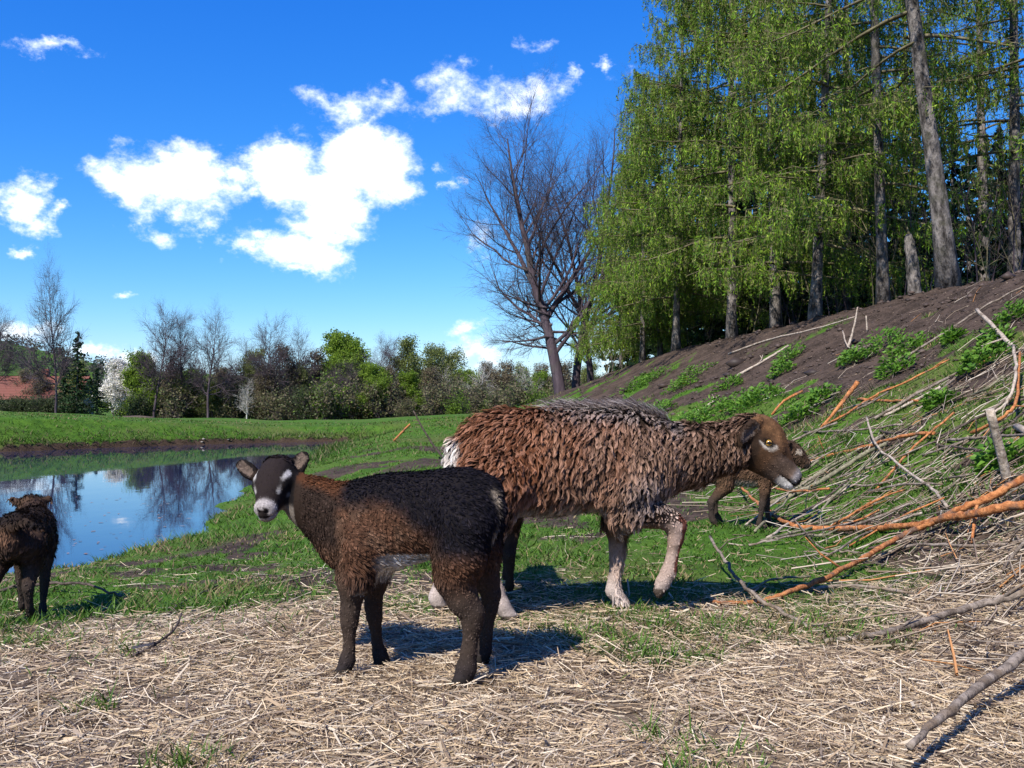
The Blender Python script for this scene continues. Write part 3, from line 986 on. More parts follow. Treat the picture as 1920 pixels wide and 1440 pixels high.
        c = np.where(((rs_ < .045) & (n[:, 0] > .45))[:, None], np.array((.24, .085, .06)), c)
        hoof = (z < .028) | (np.linalg.norm(p - F(1236, 1114, nfl), axis=1) < .030)
        c = np.where(hoof[:, None], np.array((.10, .075, .06)), c)
        # head
        q = p - hc; hf, hs, hu = q @ f, q @ side, q @ up
        hd = headm(p)
        h_ = lerp(np.broadcast_to(np.array((.105, .055, .030)), p.shape), np.array((.17, .085, .04)), smooth(hu, .02, .05))
        h_ = lerp(h_, np.array((.15, .10, .075)), smooth(hf, .06, .12) * (hu < .01))
        h_ = lerp(h_, np.array((.030, .019, .014)), smooth(-np.abs(hf - .004 + hu * .3), -.026, -.012) * smooth(-hu, -.03, .0) * .85)
        h_ = lerp(h_, np.array((.19, .14, .115)), smooth(-np.linalg.norm(np.stack((hf + .035, hu + .055), -1), axis=1), -.04, -.015) * .7)
        h_ = lerp(h_, np.array((.36, .33, .33)), smooth(hf, .165, .185))
        h_ = lerp(h_, np.array((.70, .66, .63)), smooth(hf, .13, .15) * smooth(-hu, .046, .056))
        h_ = lerp(h_, np.array((.03, .025, .025)), smooth(hf, .192, .202) * (hu > -.045) * (hu < -.008))
        mo, _ = dist_seg(np.stack((hf, np.abs(hs), hu), -1), (.145, .03, -.047), (.21, .02, -.050))
        h_ = np.where((mo < .006)[:, None], np.array((.02, .015, .015)), h_)
        for sgn in (-1, 1):
            e = np.stack((hf - .040, hs - sgn * .064, hu - .012), -1)
            r = np.linalg.norm(e * np.array((.8, .6, 1.2)), axis=1)
            ring = smooth(-r, -.030, -.023) * (((hu < .004) & (hf < .075)) | (hf > .058)) * (hu < .024)
            h_ = lerp(h_, np.array((.60, .53, .46)), ring * .9)
            h_ = lerp(h_, np.array((.010, .008, .007)), smooth(-r, -.0195, -.0165))
            tear, _ = dist_seg(np.stack((hf, np.abs(hs), hu), -1), (.058, .060, -.004), (.095, .05, -.04))
            h_ = np.where((tear < .006)[:, None], np.array((.015, .01, .01)), h_)
        fz = fbm(p[:, 0] * 60 + 9, p[:, 2] * 60 + 9, 27, 3)
        h_ = h_ * (.35 + 1.3 * fz)[:, None]
        c = np.where(hd[:, None], h_, c)
        ed, et = dist_seg(p, EA, EB)
        er = (ed < .036) & (et > .05) & ((p - hc) @ near > .066)
        c = np.where(er[:, None], np.where(((n @ f > .2) & (ed < .02))[:, None], np.array((.16, .12, .10)), np.array((.045, .026, .017))), c)
        return c

    def lenf(p):
        s = (p[:, 0] - xr) / Lx
        L = np.full(len(p), .046)
        L = np.where(p[:, 2] < .46, .056, L)
        L = np.where(s > 1.02, .034, L)
        L = L * (1 - legm(p)) + .0045 * legm(p)
        low = (p[:, 2] < .365) & (p[:, 0] > F(1200, 0, nfl)[0])
        L = np.where((p[:, 0] > F(1150, 0, C)[0]) & (p[:, 2] < .44), .034, L)
        L = np.where(low, .008, L)
        return np.where(headm(p), .0055, L)

    def groom(p, n):
        s = (p[:, 0] - xr) / Lx
        nz = fbm(p[:, 0] * 9 + 3, p[:, 2] * 9 + 4, 8, 2) - .5
        g = np.stack((-.30 + nz * 1.0, 0 * s, -1.0 + 0 * s), -1)
        g = np.where((p[:, 2] < .32)[:, None], np.array((0, 0, -1.0)), g)
        return np.where(headm(p)[:, None], f, g)

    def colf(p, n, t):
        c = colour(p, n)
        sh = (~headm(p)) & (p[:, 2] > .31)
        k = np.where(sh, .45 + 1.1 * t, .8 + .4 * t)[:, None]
        c0 = np.where(sh[:, None], c * k * .13, c * k * .9); c1 = np.where(sh[:, None], c * k * 1.45 + (t[:, None] > .55) * np.array((.12, .088, .068)), c * k * 1.15)  # wool roots darkened to paint shade between the locks; tips paler
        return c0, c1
    dens = lambda c: np.where(headm(c), 3.0, np.where(c[:, 2] < .31, 1.6, 1.0)) * np.where((c[:, 2] < .03), 0, 1)
    # grey mane standing along the withers
    def mane_d(c):
        s = (c[:, 0] - xr) / Lx
        return (smooth(s, .42, .6) * smooth(-s, -1.02, -.96)) * (np.abs(c[:, 1] - (C - .13 + .092 * s)) < .06) * (c[:, 2] > .60)
    base = F(1050, 1140, C); base[2] = float(H(base[0], base[1]))
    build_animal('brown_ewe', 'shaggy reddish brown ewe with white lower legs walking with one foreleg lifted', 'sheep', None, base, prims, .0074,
                 lambda V, N: np.where((headm(V) | (V[:, 2] < .32))[:, None], colour(V, N) * .85, colour(V, N) * .10),  # skin under the wool darkened too, as painted shade in the gaps
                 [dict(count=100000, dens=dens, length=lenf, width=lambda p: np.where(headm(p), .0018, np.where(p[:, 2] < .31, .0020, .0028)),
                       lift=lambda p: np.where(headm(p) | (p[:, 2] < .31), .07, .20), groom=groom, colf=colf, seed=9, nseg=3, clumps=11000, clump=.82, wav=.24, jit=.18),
                  dict(count=3400, dens=mane_d, length=lambda p: np.full(len(p), .058), width=.003, lift=lambda p: np.full(len(p), .34),
                       groom=lambda p, n: np.tile((-1.0, 0, .15), (len(p), 1)),
                       colf=lambda p, n, t: (lerp(np.broadcast_to((.06, .035, .028), p.shape), (.16, .13, .12), t), lerp(np.broadcast_to((.16, .11, .095), p.shape), (.55, .48, .45), t)),
                       seed=10, nseg=2, jit=.22)],
                 eyes, 'amber', .0145, 'wool', .86)


ewe()


# ---- plainer lambs (one walking off by the pond, two behind the ewe)
def small_lamb(label, loc, yaw, scale, step, headpose, seed, cols, tail=-.5, count=9000, tside=.01, patch=(.45, .34, .25)):
    """local frame: x forward, y left, z up, withers about 0.46 at scale 1"""
    c_, s_ = math.cos(yaw), math.sin(yaw)
    Rz = np.array(((c_, -s_, 0), (s_, c_, 0), (0, 0, 1)))
    S = scale
    T = lambda x, y, z: np.array((x, y, z)) * S
    prims = [ell(T(.13, 0, .375), (.12 * S, .085 * S, .115 * S), None, .05 * S), ell(T(0, 0, .375), (.17 * S, .095 * S, .11 * S), None, .06 * S),
             ell(T(-.14, 0, .38), (.115 * S, .088 * S, .11 * S), None, .05 * S)]
    for (x, y, ph) in ((.14, .06, step[0]), (.14, -.06, step[1]), (-.16, .065, step[2]), (-.16, -.065, step[3])):
        fore = x > 0
        z0 = float(H(*(np.array(loc[:2]) + (Rz @ np.array(((x + ph) * S, y * S, 0)))[:2])) - loc[2]) / S
        if fore:
            pts = [(x, y, .33, .055), (x + ph * .3, y, .24, .036), (x + ph * .55, y, .155, .025), (x + ph * .9, y, z0 + .055, .017), (x + ph, y, z0 + .035, .021), (x + ph + .012, y, z0 + .014, .018)]
        else:
            pts = [(x + .02, y, .36, .078), (x + .05 + ph * .2, y, .27, .055), (x - .035 + ph * .6, y, .17, .028), (x - .03 + ph * .9, y, z0 + .06, .020), (x - .015 + ph, y, z0 + .035, .022), (x + ph, y, z0 + .014, .019)]
        for a, b in zip(pts[:-1], pts[1:]):
            prims.append(cap(T(*a[:3]), T(*b[:3]), a[3] * S * .88, b[3] * S * .88, .012 * S))
    hx, hy, hz, pitch, hyaw = headpose
    hc = T(hx, hy, hz)
    f = np.array((math.cos(pitch) * math.cos(hyaw), math.cos(pitch) * math.sin(hyaw), math.sin(pitch)))
    side = np.array((-math.sin(hyaw), math.cos(hyaw), 0)); up = np.cross(f, side); up = up if up[2] > 0 else -up
    prims += [cap(T(.17, 0, .40), T(.5 * (.17 + hx), .5 * hy, .5 * (.41 + hz)), .078 * S, .058 * S, .04 * S), cap(T(.5 * (.17 + hx), .5 * hy, .5 * (.41 + hz)), hc - f * .03 * S, .058 * S, .046 * S, .03 * S)]
    prims += [tuple(list(q[:-1]) + [q[-1] * .9]) for q in head_forms(hc, f, side, up, .145 * S, .105 * S)]
    for s in (-1, 1):
        prims += ear_forms(hc + side * s * .045 * S + up * .02 * S - f * .02 * S, hc + side * s * .100 * S + up * .034 * S - f * .035 * S, f + side * s * .6, .042 * S)
    prims += [cap(T(-.235, 0, .435), T(-.285, tside, .435 + .5 * (tail + .5) * .1), .022 * S, .017 * S, .015), cap(T(-.285, tside, .435 + .5 * (tail + .5) * .1), T(-.30 - .05 * (tail + .5), tside * 1.8, .435 + tail * .12), .017 * S, .011 * S, .01)]

    def colour(p, n):
        z = p[:, 2] / S
        nz = fbm(p[:, 0] * 25 + 70 + seed, p[:, 2] * 25 + p[:, 1] * 20 + 70, 4, 3)
        c = lerp(np.broadcast_to(np.array(cols[0]), p.shape), np.array(cols[1]), smooth(nz, .4, .7))
        c = lerp(c, np.array((.014, .011, .011)), smooth(z, .41, .46) * .8 * (p[:, 0] < .16 * S))
        c = lerp(c, np.array((.05, .04, .036)), smooth(-z, -.26, -.16) * .85)
        c = lerp(c, np.array((.45, .38, .33)), smooth(-n[:, 2], .4, .8) * (z < .33) * (z > .25) * (np.abs(p[:, 0]) < .12 * S))
        rp = np.linalg.norm(p - T(-.24, 0, .40), axis=1)
        c = lerp(c, np.array(patch), smooth(-rp, -.050 * S, -.025 * S) * (n[:, 0] < -.3))
        q = p - hc; hf, hs, hu = q @ f, q @ side, q @ up
        hd = (hf > -.06 * S) & (np.linalg.norm(q, axis=1) < .18 * S)
        c = np.where(hd[:, None], np.array((.075, .045, .03)), c)
        c = np.where((hd & (hf > .125 * S))[:, None], np.array((.03, .025, .025)), c)
        for sgn in (-1, 1):
            e = np.linalg.norm(np.stack((hf - .045 * S, hs - sgn * .04 * S, hu - .012 * S), -1), axis=1)
            c = np.where((hd & (e < .022 * S) & (e > .012 * S) & (hu > 0))[:, None], np.array((.4, .33, .27)), c)
        tl, tt = dist_seg(p, T(-.27, tside * .8, .435), T(-.30 - .05 * (tail + .5), tside * 1.8, .435 + tail * .12))
        return np.where((tl < .024 * S)[:, None], np.array((.016, .012, .012)), c)

    def colf(p, n, t):
        k = (.5 + 1.0 * t)[:, None]; c = colour(p, n)
        return c * k * .6, c * k * 1.3
    V, Q, N, A = skin(prims, .0095)
    me = mesh_np('lamb', V, Q, np.clip(colour(V, N) * .8, .003, .9), True)
    o = obj('lamb', me, M_SKIN, None, loc)
    o.rotation_euler = (0, 0, yaw)
    tag(o, label, 'lamb')
    fm = fur(V, Q, N, A, count, lambda c: np.where(c[:, 2] < .03, .05, 1.0), lambda p: np.where(p[:, 2] < .26 * S, .007, .018), .0035, lambda p: np.full(len(p), .25),
             lambda p, n: np.tile((-.7, 0, -.7), (len(p), 1)), colf, seed, 2, count // 6, .5, 0, .25)
    f_ = obj('coat', fm, M_FUR, o); f_['kind'] = 'stuff'
    for s in (-1, 1):
        obj('eye', sphere_mesh('eye', .011 * S), M_EYE['dark'], o, hc + f * .045 * S + side * s * .041 * S + up * .010 * S)


def put(px, Y, dz=0):
    x = (px - 960) / FPX * Y
    return (x, Y, float(H(x, Y)) + dz)


small_lamb('dark lamb walking away along the grassy bank beside the pond, tail stuck out', put(48, 3.72), R(100), .84, (.05, -.06, -.09, .06), (.30, .06, .47, -.5, .35), 21, ((.055, .034, .026), (.12, .068, .042)), .1, 11000, -.09, (.15, .08, .05))
small_lamb('small brown lamb grazing on the lush grass in front of the ewe\'s muzzle', put(1393, 5.7), R(-8), .90, (.02, -.05, .02, -.02), (.30, -.02, .50, -.55, -.15), 22, ((.09, .05, .03), (.15, .085, .05)))
small_lamb('brown lamb standing hidden behind the ewe, only a dark leg showing', put(925, 3.86), R(92), .9, (.0, .0, .0, .0), (.26, .0, .46, -.5, 0), 23, ((.06, .035, .025), (.1, .06, .04)), -.5, 5000)

# ------------------------------------------------------------------ trees
def norm(v):
    return v / max(np.linalg.norm(v), 1e-9)


class Skel:
    def __init__(s):
        s.s = []                # p0, p1, r0, r1
        s.tips = []

    def line(s, pts, r0, r1):
        n = len(pts) - 1
        for i in range(n):
            a = r0 + (r1 - r0) * i / n; b = r0 + (r1 - r0) * (i + 1) / n
            s.s.append((pts[i], pts[i + 1], a, b))


def grow(sk, rs, p, d, L, r, lvl, P_):
    """a wandering shoot with side shoots"""
    n = P_['seg'][lvl]
    pts = [np.array(p, float)]; dirs = [norm(d)]
    for i in range(n):
        dd = dirs[-1] + rs.randn(3) * P_['wander'][lvl] + np.array((0, 0, P_['up'][lvl]))
        dd = norm(dd); dirs.append(dd); pts.append(pts[-1] + dd * L / n)
    tipr = r * P_['taper'][lvl]
    sk.line(pts, r, tipr)
    if lvl + 1 >= P_['levels']:
        sk.tips.append((pts[-1], dirs[-1]))
        if n > 1:
            sk.tips.append((pts[n // 2], dirs[n // 2]))
        return pts
    k = P_['kids'][lvl]; k = max(1, int(k * (.8 + .4 * rs.rand())))
    t0 = P_['start'][lvl]
    for i in range(k):
        t = t0 + (1 - t0) * (i + rs.rand()) / k
        f = t * n; j = min(int(f), n - 1)
        q = pts[j] + (pts[j + 1] - pts[j]) * (f - j)
        ax = dirs[j + 1]
        a, b = frames(ax[None]); az = rs.rand() * 6.283 if lvl == 0 else rs.rand() * 6.283
        lat = a[0] * math.cos(az) + b[0] * math.sin(az)
        ang = P_['ang'][lvl] * (.75 + .5 * rs.rand()) * (1 - .35 * t)
        nd = ax * math.cos(ang) + lat * math.sin(ang)
        rad = (r + (tipr - r) * t)
        LL = L * P_['len'][lvl] * (.7 + .6 * rs.rand()) * (1.1 - P_['short'][lvl] * t)
        grow(sk, rs, q, nd, LL, min(rad * .75, rad * P_['thin'][lvl] + .0), lvl + 1, P_)
    return pts


def skel_mesh(name, sk, rsplit=.03):
    p0 = np.array([q[0] for q in sk.s]); p1 = np.array([q[1] for q in sk.s]); r0 = np.array([q[2] for q in sk.s]); r1 = np.array([q[3] for q in sk.s])
    bag = Bag()
    big = r0 > rsplit
    ext = (p1 - p0) * .04
    fine = r0 < .55 * np.median(r0) if len(r0) < 300 else r0 <= np.percentile(r0, 85)
    for mk, sd in ((big, 7), (~big & ~fine, 3), (~big & fine, 1)):
        if mk.any():
            v, f = segs_tubes(p0[mk] - ext[mk], p1[mk] + ext[mk], r0[mk] * (1.5 if sd == 1 else 1), r1[mk] * (1.5 if sd == 1 else 1), sd); bag.add(v, f)
    return bag.mesh(name, True)


def leaf_tris(c, size, rs, cols, droop=0.0, aspect=.32):
    """small single leaves / leaf tufts at points c"""
    n = len(c)
    a = rs.randn(n, 3); a[:, 2] -= droop; a /= np.linalg.norm(a, axis=1, keepdims=True)
    b = np.cross(a, rs.randn(n, 3)); b /= np.linalg.norm(b, axis=1, keepdims=True)
    s = (size * (.6 + .8 * rs.rand(n)))[:, None]
    v = np.stack((c - a * s * .5, c + b * s * aspect, c + a * s * .5, c - b * s * aspect), 1).reshape(-1, 3)
    f = np.arange(n)[:, None] * 4 + np.array([[0, 1, 2, 3]])
    k = rs.rand(n); base = np.array(cols)[rs.randint(0, len(cols), n)] * (.5 + 1.0 * k)[:, None]
    return v, f, np.repeat(base, 4, 0)


M_TWIG = m_bark('bark_bare', (.052, .038, .048), (.10, .076, .088), (.072, .062, .06), 5)
M_LARCHB = m_bark('bark_larch', (.028, .024, .022), (.24, .21, .19), (.075, .07, .05), 9, (1, 1, .4), 1.0, .08)
M_BIRCH = m_bark('bark_birch', (.42, .39, .36), (.60, .57, .53), (.12, .10, .09), 3, (1, 1, 2.5), .3)
M_LEAF = m_vcol('leaves', .6, .45, .3)
M_NEEDLE = m_vcol('needles', .65, .35, .25)


def plant_tree(name, label, cat, group, loc, trunk_me, crown_me, tm, cm, rotz=0, scale=1.0, lean=(0, 0), extra=()):
    e = bpy.data.objects.new(name, None); COL.objects.link(e)
    e.location = tuple(float(v) for v in loc); e.scale = (scale,) * 3
    e.rotation_euler = (lean[0], lean[1], rotz)
    e.empty_display_size = .3
    tag(e, label, cat, group)
    obj('trunk', trunk_me, tm, e)
    if crown_me is not None:
        c = obj('crown', crown_me, cm, e)
    for (nm, me, mm) in extra:
        obj(nm, me, mm, e)
    return e


# ---- big bare trees by the end of the bank
def bare_params(h, kind='oak'):
    if kind == 'oak':
        return dict(levels=5, seg=[12, 7, 5, 3, 1], wander=[.055, .12, .16, .2, .2], up=[.03, .085, .06, .03, .02], taper=[.10, .12, .2, .35, .5],
                    kids=[28, 13, 9, 5], start=[.15, .12, .12, .12], ang=[1.05, .75, .7, .7], len=[.52, .46, .46, .55], short=[.58, .5, .4, .3], thin=[.42, .45, .55, .7])
    if kind == 'far':
        return dict(levels=4, seg=[10, 6, 4, 1], wander=[.05, .16, .2, .22], up=[.03, .05, .04, .02], taper=[.12, .2, .3, .6],
                    kids=[34, 15, 11], start=[.24, .15, .12], ang=[1.15, .8, .8], len=[.44, .46, .55], short=[.55, .4, .3], thin=[.46, .6, .85])
    return dict(levels=4, seg=[10, 6, 4, 2], wander=[.05, .14, .2, .22], up=[.03, .05, .04, .02], taper=[.12, .15, .25, .5],
                kids=[30, 11, 8], start=[.18, .15, .15], ang=[1.1, .8, .8], len=[.40, .45, .55], short=[.62, .4, .3], thin=[.40, .55, .75])


def bare_tree(seed, h, r, d=(0, 0, 1), kind='oak', fork=0):
    rs = np.random.RandomState(seed); sk = Skel()
    Pm = bare_params(h, kind)
    main = np.array(grow(sk, rs, (0, 0, -.15), np.array(d, float), h, r, 0, Pm))
    for i in range(fork):
        a = rs.rand() * 6.28
        z = h * (.28 + .12 * i)
        P2 = dict(Pm); P2['kids'] = [int(Pm['kids'][0] * .6)] + Pm['kids'][1:]; P2['start'] = [.25] + Pm['start'][1:]
        q = np.array([np.interp(z, main[:, 2], main[:, c]) for c in range(3)])
        grow(sk, rs, q, np.array((math.cos(a) * .55, math.sin(a) * .3, 1)), h * (.62 - .1 * i), r * (1 - z / h) * .7, 0, P2)
    return sk


def ground_at(px, Y):
    x = (px - 960) / FPX * Y
    return (x, Y, float(H(x, Y)))


for i, (px, Y, h, r, d, sd, lab) in enumerate([
        (1052, 40, 11.0, .26, (-.13, 0, 1), 41, 'large bare tree with leaning trunk and wide spread of fine twigs'),
        (1079, 42, 11.6, .19, (0, 0, 1), 42, 'tall straight bare tree just beside the leaning one'),
        (1112, 44, 10.2, .17, (-.07, 0, 1), 47, 'slim bare tree with pale trunk touching the green larches')]):
    sk = bare_tree(sd, h, r, d, 'oak', 2 if i == 0 else 1)
    if i == 0:                                             # its low wide limbs
        rsl = np.random.RandomState(3)
        Pl = dict(bare_params(h)); Pl.update(levels=4, seg=Pl['seg'][1:], wander=Pl['wander'][1:], up=[.01, .03, .03, .02], taper=Pl['taper'][1:], kids=Pl['kids'][1:], start=Pl['start'][1:], ang=Pl['ang'][1:], len=Pl['len'][1:], short=Pl['short'][1:], thin=Pl['thin'][1:])
        for zz_, az_ in ((1.9, 3.0), (2.4, 3.5), (2.9, 2.7), (3.3, 3.3), (2.6, -.3), (3.6, 2.9)):
            grow(sk, rsl, (-.13 * zz_, 0, zz_), np.array((math.cos(az_), math.sin(az_), .12)), 2.7, .06, 0, Pl)
    plant_tree('bare_tree', lab, 'tree', None, ground_at(px, Y), skel_mesh('trunk', sk), None, M_TWIG, None)


# ---- larches on the bank
def larch(seed, h, r, crown_r, clear, dens=1.0, lush=1.0, one_side=None):
    rs = np.random.RandomState(seed); sk = Skel(); tufts = []; tsz = []
    zs = np.linspace(0, 1, 13)
    tp = np.stack((np.sin(zs * 3 + seed) * .10 * zs, np.cos(zs * 2.3 + seed) * .10 * zs, zs * h - .25), -1)
    sk.line([np.array(q) for q in tp], r, .02)
    tr = path_tube(tp, r * (1 - zs * .93) * (1 + .5 * np.exp(-zs * 30)), 10, .10, seed)
    at = lambda z: np.array([np.interp(z, tp[:, 2], tp[:, i]) for i in range(3)])
    n = int(62 * dens)
    trunk_s = []
    for i in range(n):
        u = (i + rs.rand()) / n
        z = clear + (h - clear) * u ** .95
        L = crown_r * (1 - u) ** .72 * (.65 + .5 * rs.rand()) + .25
        az = rs.rand() * 6.283
        o = np.array((math.cos(az), math.sin(az), 0))
        side = np.array((-o[1], o[0], 0))
        m = 8
        pts = []
        rise = .12 + .35 * u + .2 * rs.randn() * .4
        sag = (.28 + .15 * rs.rand()) * (1 - u * .6)
        for j in range(m + 1):
            t = j / m
            pts.append(at(z) + o * L * t + side * math.sin(t * 2 + i) * .06 * L + np.array((0, 0, L * (rise * t - sag * t ** 1.6 * 1.2 + .22 * t ** 4))))
        rl = .012 + .010 * L
        trunk_s.append((pts, rl))
        sk.line(pts, rl, .005)
        # side sprays
        ns = int((5 + L * 5.5) * dens ** .3)
        for k in range(ns):
            t = .15 + .85 * rs.rand(); f = t * m; j = min(int(f), m - 1)
            q = pts[j] + (pts[j + 1] - pts[j]) * (f - j)
            sg = 1 if rs.rand() < .5 else -1
            sl = (.25 + .5 * rs.rand()) * (1.25 - t * .7) * (.5 + .3 * L)
            e = q + (o * .55 + side * sg * (.5 + .5 * rs.rand())) * sl + np.array((0, 0, -.05 - .18 * rs.rand())) * sl
            sk.line([q, (q + e) / 2 + np.array((0, 0, .04 * sl)), e], .006, .003)
            # hanging strings of needle tufts
            for hgi in range(int(1 + sl * 6 * lush)):
                tt = rs.rand(); hp = q + (e - q) * tt
                hl = (.18 + .42 * rs.rand()) * (1 if u < .8 else .6)
                hd = np.array((rs.randn() * .12, rs.randn() * .12, -1.0))
                sk.line([hp, hp + hd * hl], .003, .0015)
                nt = int(hl * 27 * lush) + 3
                ts = (np.arange(nt) + rs.rand(nt)) / nt
                tufts.append(hp + hd * hl * ts[:, None] + rs.randn(nt, 3) * .022)
        nt = int(L * 26 * lush)
        ts = rs.rand(nt) ** .7
        fi = ts * m; ji = np.minimum(fi.astype(int), m - 1); pa = np.array(pts)
        tufts.append(pa[ji] + (pa[ji + 1] - pa[ji]) * (fi - ji)[:, None] + rs.randn(nt, 3) * .045)
    c = np.concatenate(tufts)
    v, f, col = leaf_tris(c, .095, rs, [(.155, .265, .016), (.115, .225, .016), (.22, .31, .03), (.08, .16, .02), (.19, .20, .06)], 1.3, .12)
    cm = mesh_np('crown', v, f, col)
    # limbs: own part
    bag = Bag()
    p0 = np.array([q[0] for q in sk.s[12:]]); p1 = np.array([q[1] for q in sk.s[12:]]); r0 = np.array([q[2] for q in sk.s[12:]]); r1 = np.array([q[3] for q in sk.s[12:]])
    th_ = r0 < .0055
    vv, ff = segs_tubes(p0[~th_], p1[~th_], r0[~th_], r1[~th_], 3); bag.add(vv, ff)
    vv, ff = segs_tubes(p0[th_], p1[th_], r0[th_] * 1.3, r1[th_] * 1.3, 1); bag.add(vv, ff)
    return mesh_np('trunk', tr[0], tr[1], None, True), bag.mesh('limbs'), cm


M_LIMB = m_bark('bark_limb', (.10, .085, .05), (.20, .175, .10), (.08, .07, .05), 9)
LV = [larch(100 + i, hh, rr, cr, cl, dn, lu) for i, (hh, rr, cr, cl, dn, lu) in enumerate(
    [(13.5, .115, 3.0, 1.5, 1.25, 1.15), (15, .12, 2.7, 1.2, 1.2, 1.1), (10.5, .10, 2.4, .8, 1.15, 1.2), (16, .155, 3.0, 3.6, .85, .75), (14.5, .115, 2.6, 2.4, .85, .9)])]
# px of the trunk foot, distance, variant, scale, turn, lean, label
LARCHES = [
    (1268, 25.5, 0, .86, 10, (0, .02), 'light green larch with drooping sprays at the wooded edge, pale slanting trunk'),
    (1205, 28, 2, .80, 80, (0, 0), 'light green larch ending the row, next to the bare trees'),
    (1165, 31, 2, .68, 200, (0, -.02), 'slender larch standing behind the end of the row'),
    (1238, 29, 1, .66, 150, (0, 0), 'larch with dark trunk close beside the pale slanting trunk'), (1372, 24, 0, 1.05, 120, (0, -.02), 'larch whose trunk stands in the deepest shade of the wood edge'), (1455, 22.5, 1, 1.0, 300, (0, -.03), 'larch with brownish trunk next to the lichen-grey one'),
    (1528, 20.2, 0, .98, 215, (0, -.08), 'tall larch with lichen-grey trunk and long low limbs over the bank'),
    (1658, 19.0, 4, 1.0, 60, (0, -.14), 'larch with bowed grey trunk and thin lower limbs beside the broken snag'),
    (1782, 16.2, 3, 1.0, 20, (0, -.155), 'thick-trunked old larch with sparse crown at the top of the bank'),
    (1905, 19, 4, 1.05, 140, (0, .0), 'larch with bright sprays hanging beside the thick old trunk'), (1850, 26, 3, 1.0, 250, (0, -.03), None), (1590, 27, 1, 1.05, 30, (0, 0), None),
    (1330, 30, 1, 1.0, 95, (0, 0), None), (1420, 29, 0, 1.15, 170, (0, 0), None), (2030, 15.5, 4, 1.0, 300, (0, -.05), None),
    (1700, 27, 4, .95, 200, (0, 0), None),
]
for (px, Y, vi, sc, rz, ln, lab) in LARCHES:
    tme, lme, cme = LV[vi]
    plant_tree('larch', lab or 'light green larch standing in the close wood behind the edge row', 'larch', 'larches of the wood on the bank', ground_at(px, Y), tme, cme, M_LARCHB, M_NEEDLE, R(rz), sc, ln,
               [('limbs', lme, M_LIMB)])


# ---- dark spruces closing the wood
def spruce(seed, h, rad):
    rs = np.random.RandomState(seed); bag = Bag(); tf = []
    v, f = path_tube(np.array([(0, 0, -.2), (0, 0, h * .5), (0, 0, h)]), [.16, .1, .02], 7, .08, seed); tr = mesh_np('trunk', v, f, None, True)
    n = 85
    for i in range(n):
        u = (i + rs.rand()) / n; z = .6 + (h - .7) * u
        L = rad * (1 - u) ** .85 * (.75 + .4 * rs.rand()) + .12; az = rs.rand() * 6.28
        o = np.array((math.cos(az), math.sin(az), 0)); k = int(8 + L * 27)
        t = rs.rand(k); sd = np.array((-o[1], o[0], 0))
        pts = np.array((0, 0, z)) + o * (L * t)[:, None] + np.array((0, 0, -1)) * (L * (.35 * t - .2 * t ** 3))[:, None] + sd * (rs.randn(k) * .18 * L * t)[:, None] + rs.randn(k, 3) * .05
        tf.append(pts)
    c = np.concatenate(tf)
    v, f, col = leaf_tris(c, .26, rs, [(.018, .045, .014), (.028, .06, .016), (.012, .03, .012)], .6)
    return tr, mesh_np('crown', v, f, col)


SPR = [spruce(300, 11, 2.1), spruce(301, 9, 1.8)]
for i, (px, Y, vi, sc) in enumerate([(1300, 36, 0, .9), (1400, 35, 1, 1.1), (1480, 33, 0, .85), (1560, 34, 1, 1), (1640, 31, 0, .72), (1720, 32, 1, .85), (1790, 29, 0, .62), (1850, 31, 1, .8), (1920, 28, 0, .6),
                                    (1980, 30, 1, .8), (1680, 26, 1, .6), (1760, 24, 0, .45), (1880, 24, 1, .55), (1350, 33, 0, .8), (1240, 38, 1, .9), (1600, 40, 0, 1.0), (1820, 37, 0, .8), (1450, 27, 1, .5), (1540, 26, 0, .42), (1940, 35, 1, .9), (1385, 28, 0, .5)] + [(1190 + 46 * q, 40 + (q * 5) % 9, q % 2, .95 - .25 * (q > 9)) for q in range(19)]):
    plant_tree('spruce', 'dark spruce filling the shade between the larch trunks', 'spruce', 'dark spruces in the wood', ground_at(px, Y), SPR[vi][0], SPR[vi][1], M_LARCHB, M_NEEDLE, R(i * 77), sc)

# ---- broken snag
sp = [(0, 0, -.15), (-.01, 0, .3), (-.03, 0, .7), (-.07, .01, 1.05), (-.10, .01, 1.32)]
v, f = path_tube(catmull(sp, 5), np.interp(np.linspace(0, 1, 21), [0, .1, .5, .9, 1], [.17, .13, .115, .085, .045]), 10, .16, 4)
sn = obj('broken_snag', mesh_np('broken_snag', v, f, None, True), M_LARCHB, None, ground_at(1717, 18))
tag(sn, 'short broken dead trunk with jagged pale top on the bank', 'snag')
v, f = path_tube([(-.09, .0, 1.27), (-.12, -.01, 1.40), (-.13, 0, 1.47)], [.035, .02, .004], 5, .3, 8)
obj('splinter', mesh_np('splinter', v, f), M_LIMB, sn)
v, f = path_tube([(-.07, .02, 1.25), (-.06, .02, 1.36)], [.03, .004], 5, .3, 9)
obj('splinter', mesh_np('splinter', v, f), M_LIMB, sn)

# ---- thin stems of undergrowth in the wood
def stem(seed, h):
    rs = np.random.RandomState(seed); sk = Skel()
    grow(sk, rs, (0, 0, -.05), np.array((rs.randn() * .12, rs.randn() * .12, 1)), h, .018, 0,
         dict(levels=3, seg=[7, 4, 2], wander=[.09, .15, .2], up=[.02, .05, .02], taper=[.3, .4, .5], kids=[9, 4], start=[.2, .2], ang=[.8, .8], len=[.3, .5], short=[.5, .3], thin=[.5, .6]))
    return skel_mesh('sapling', sk)


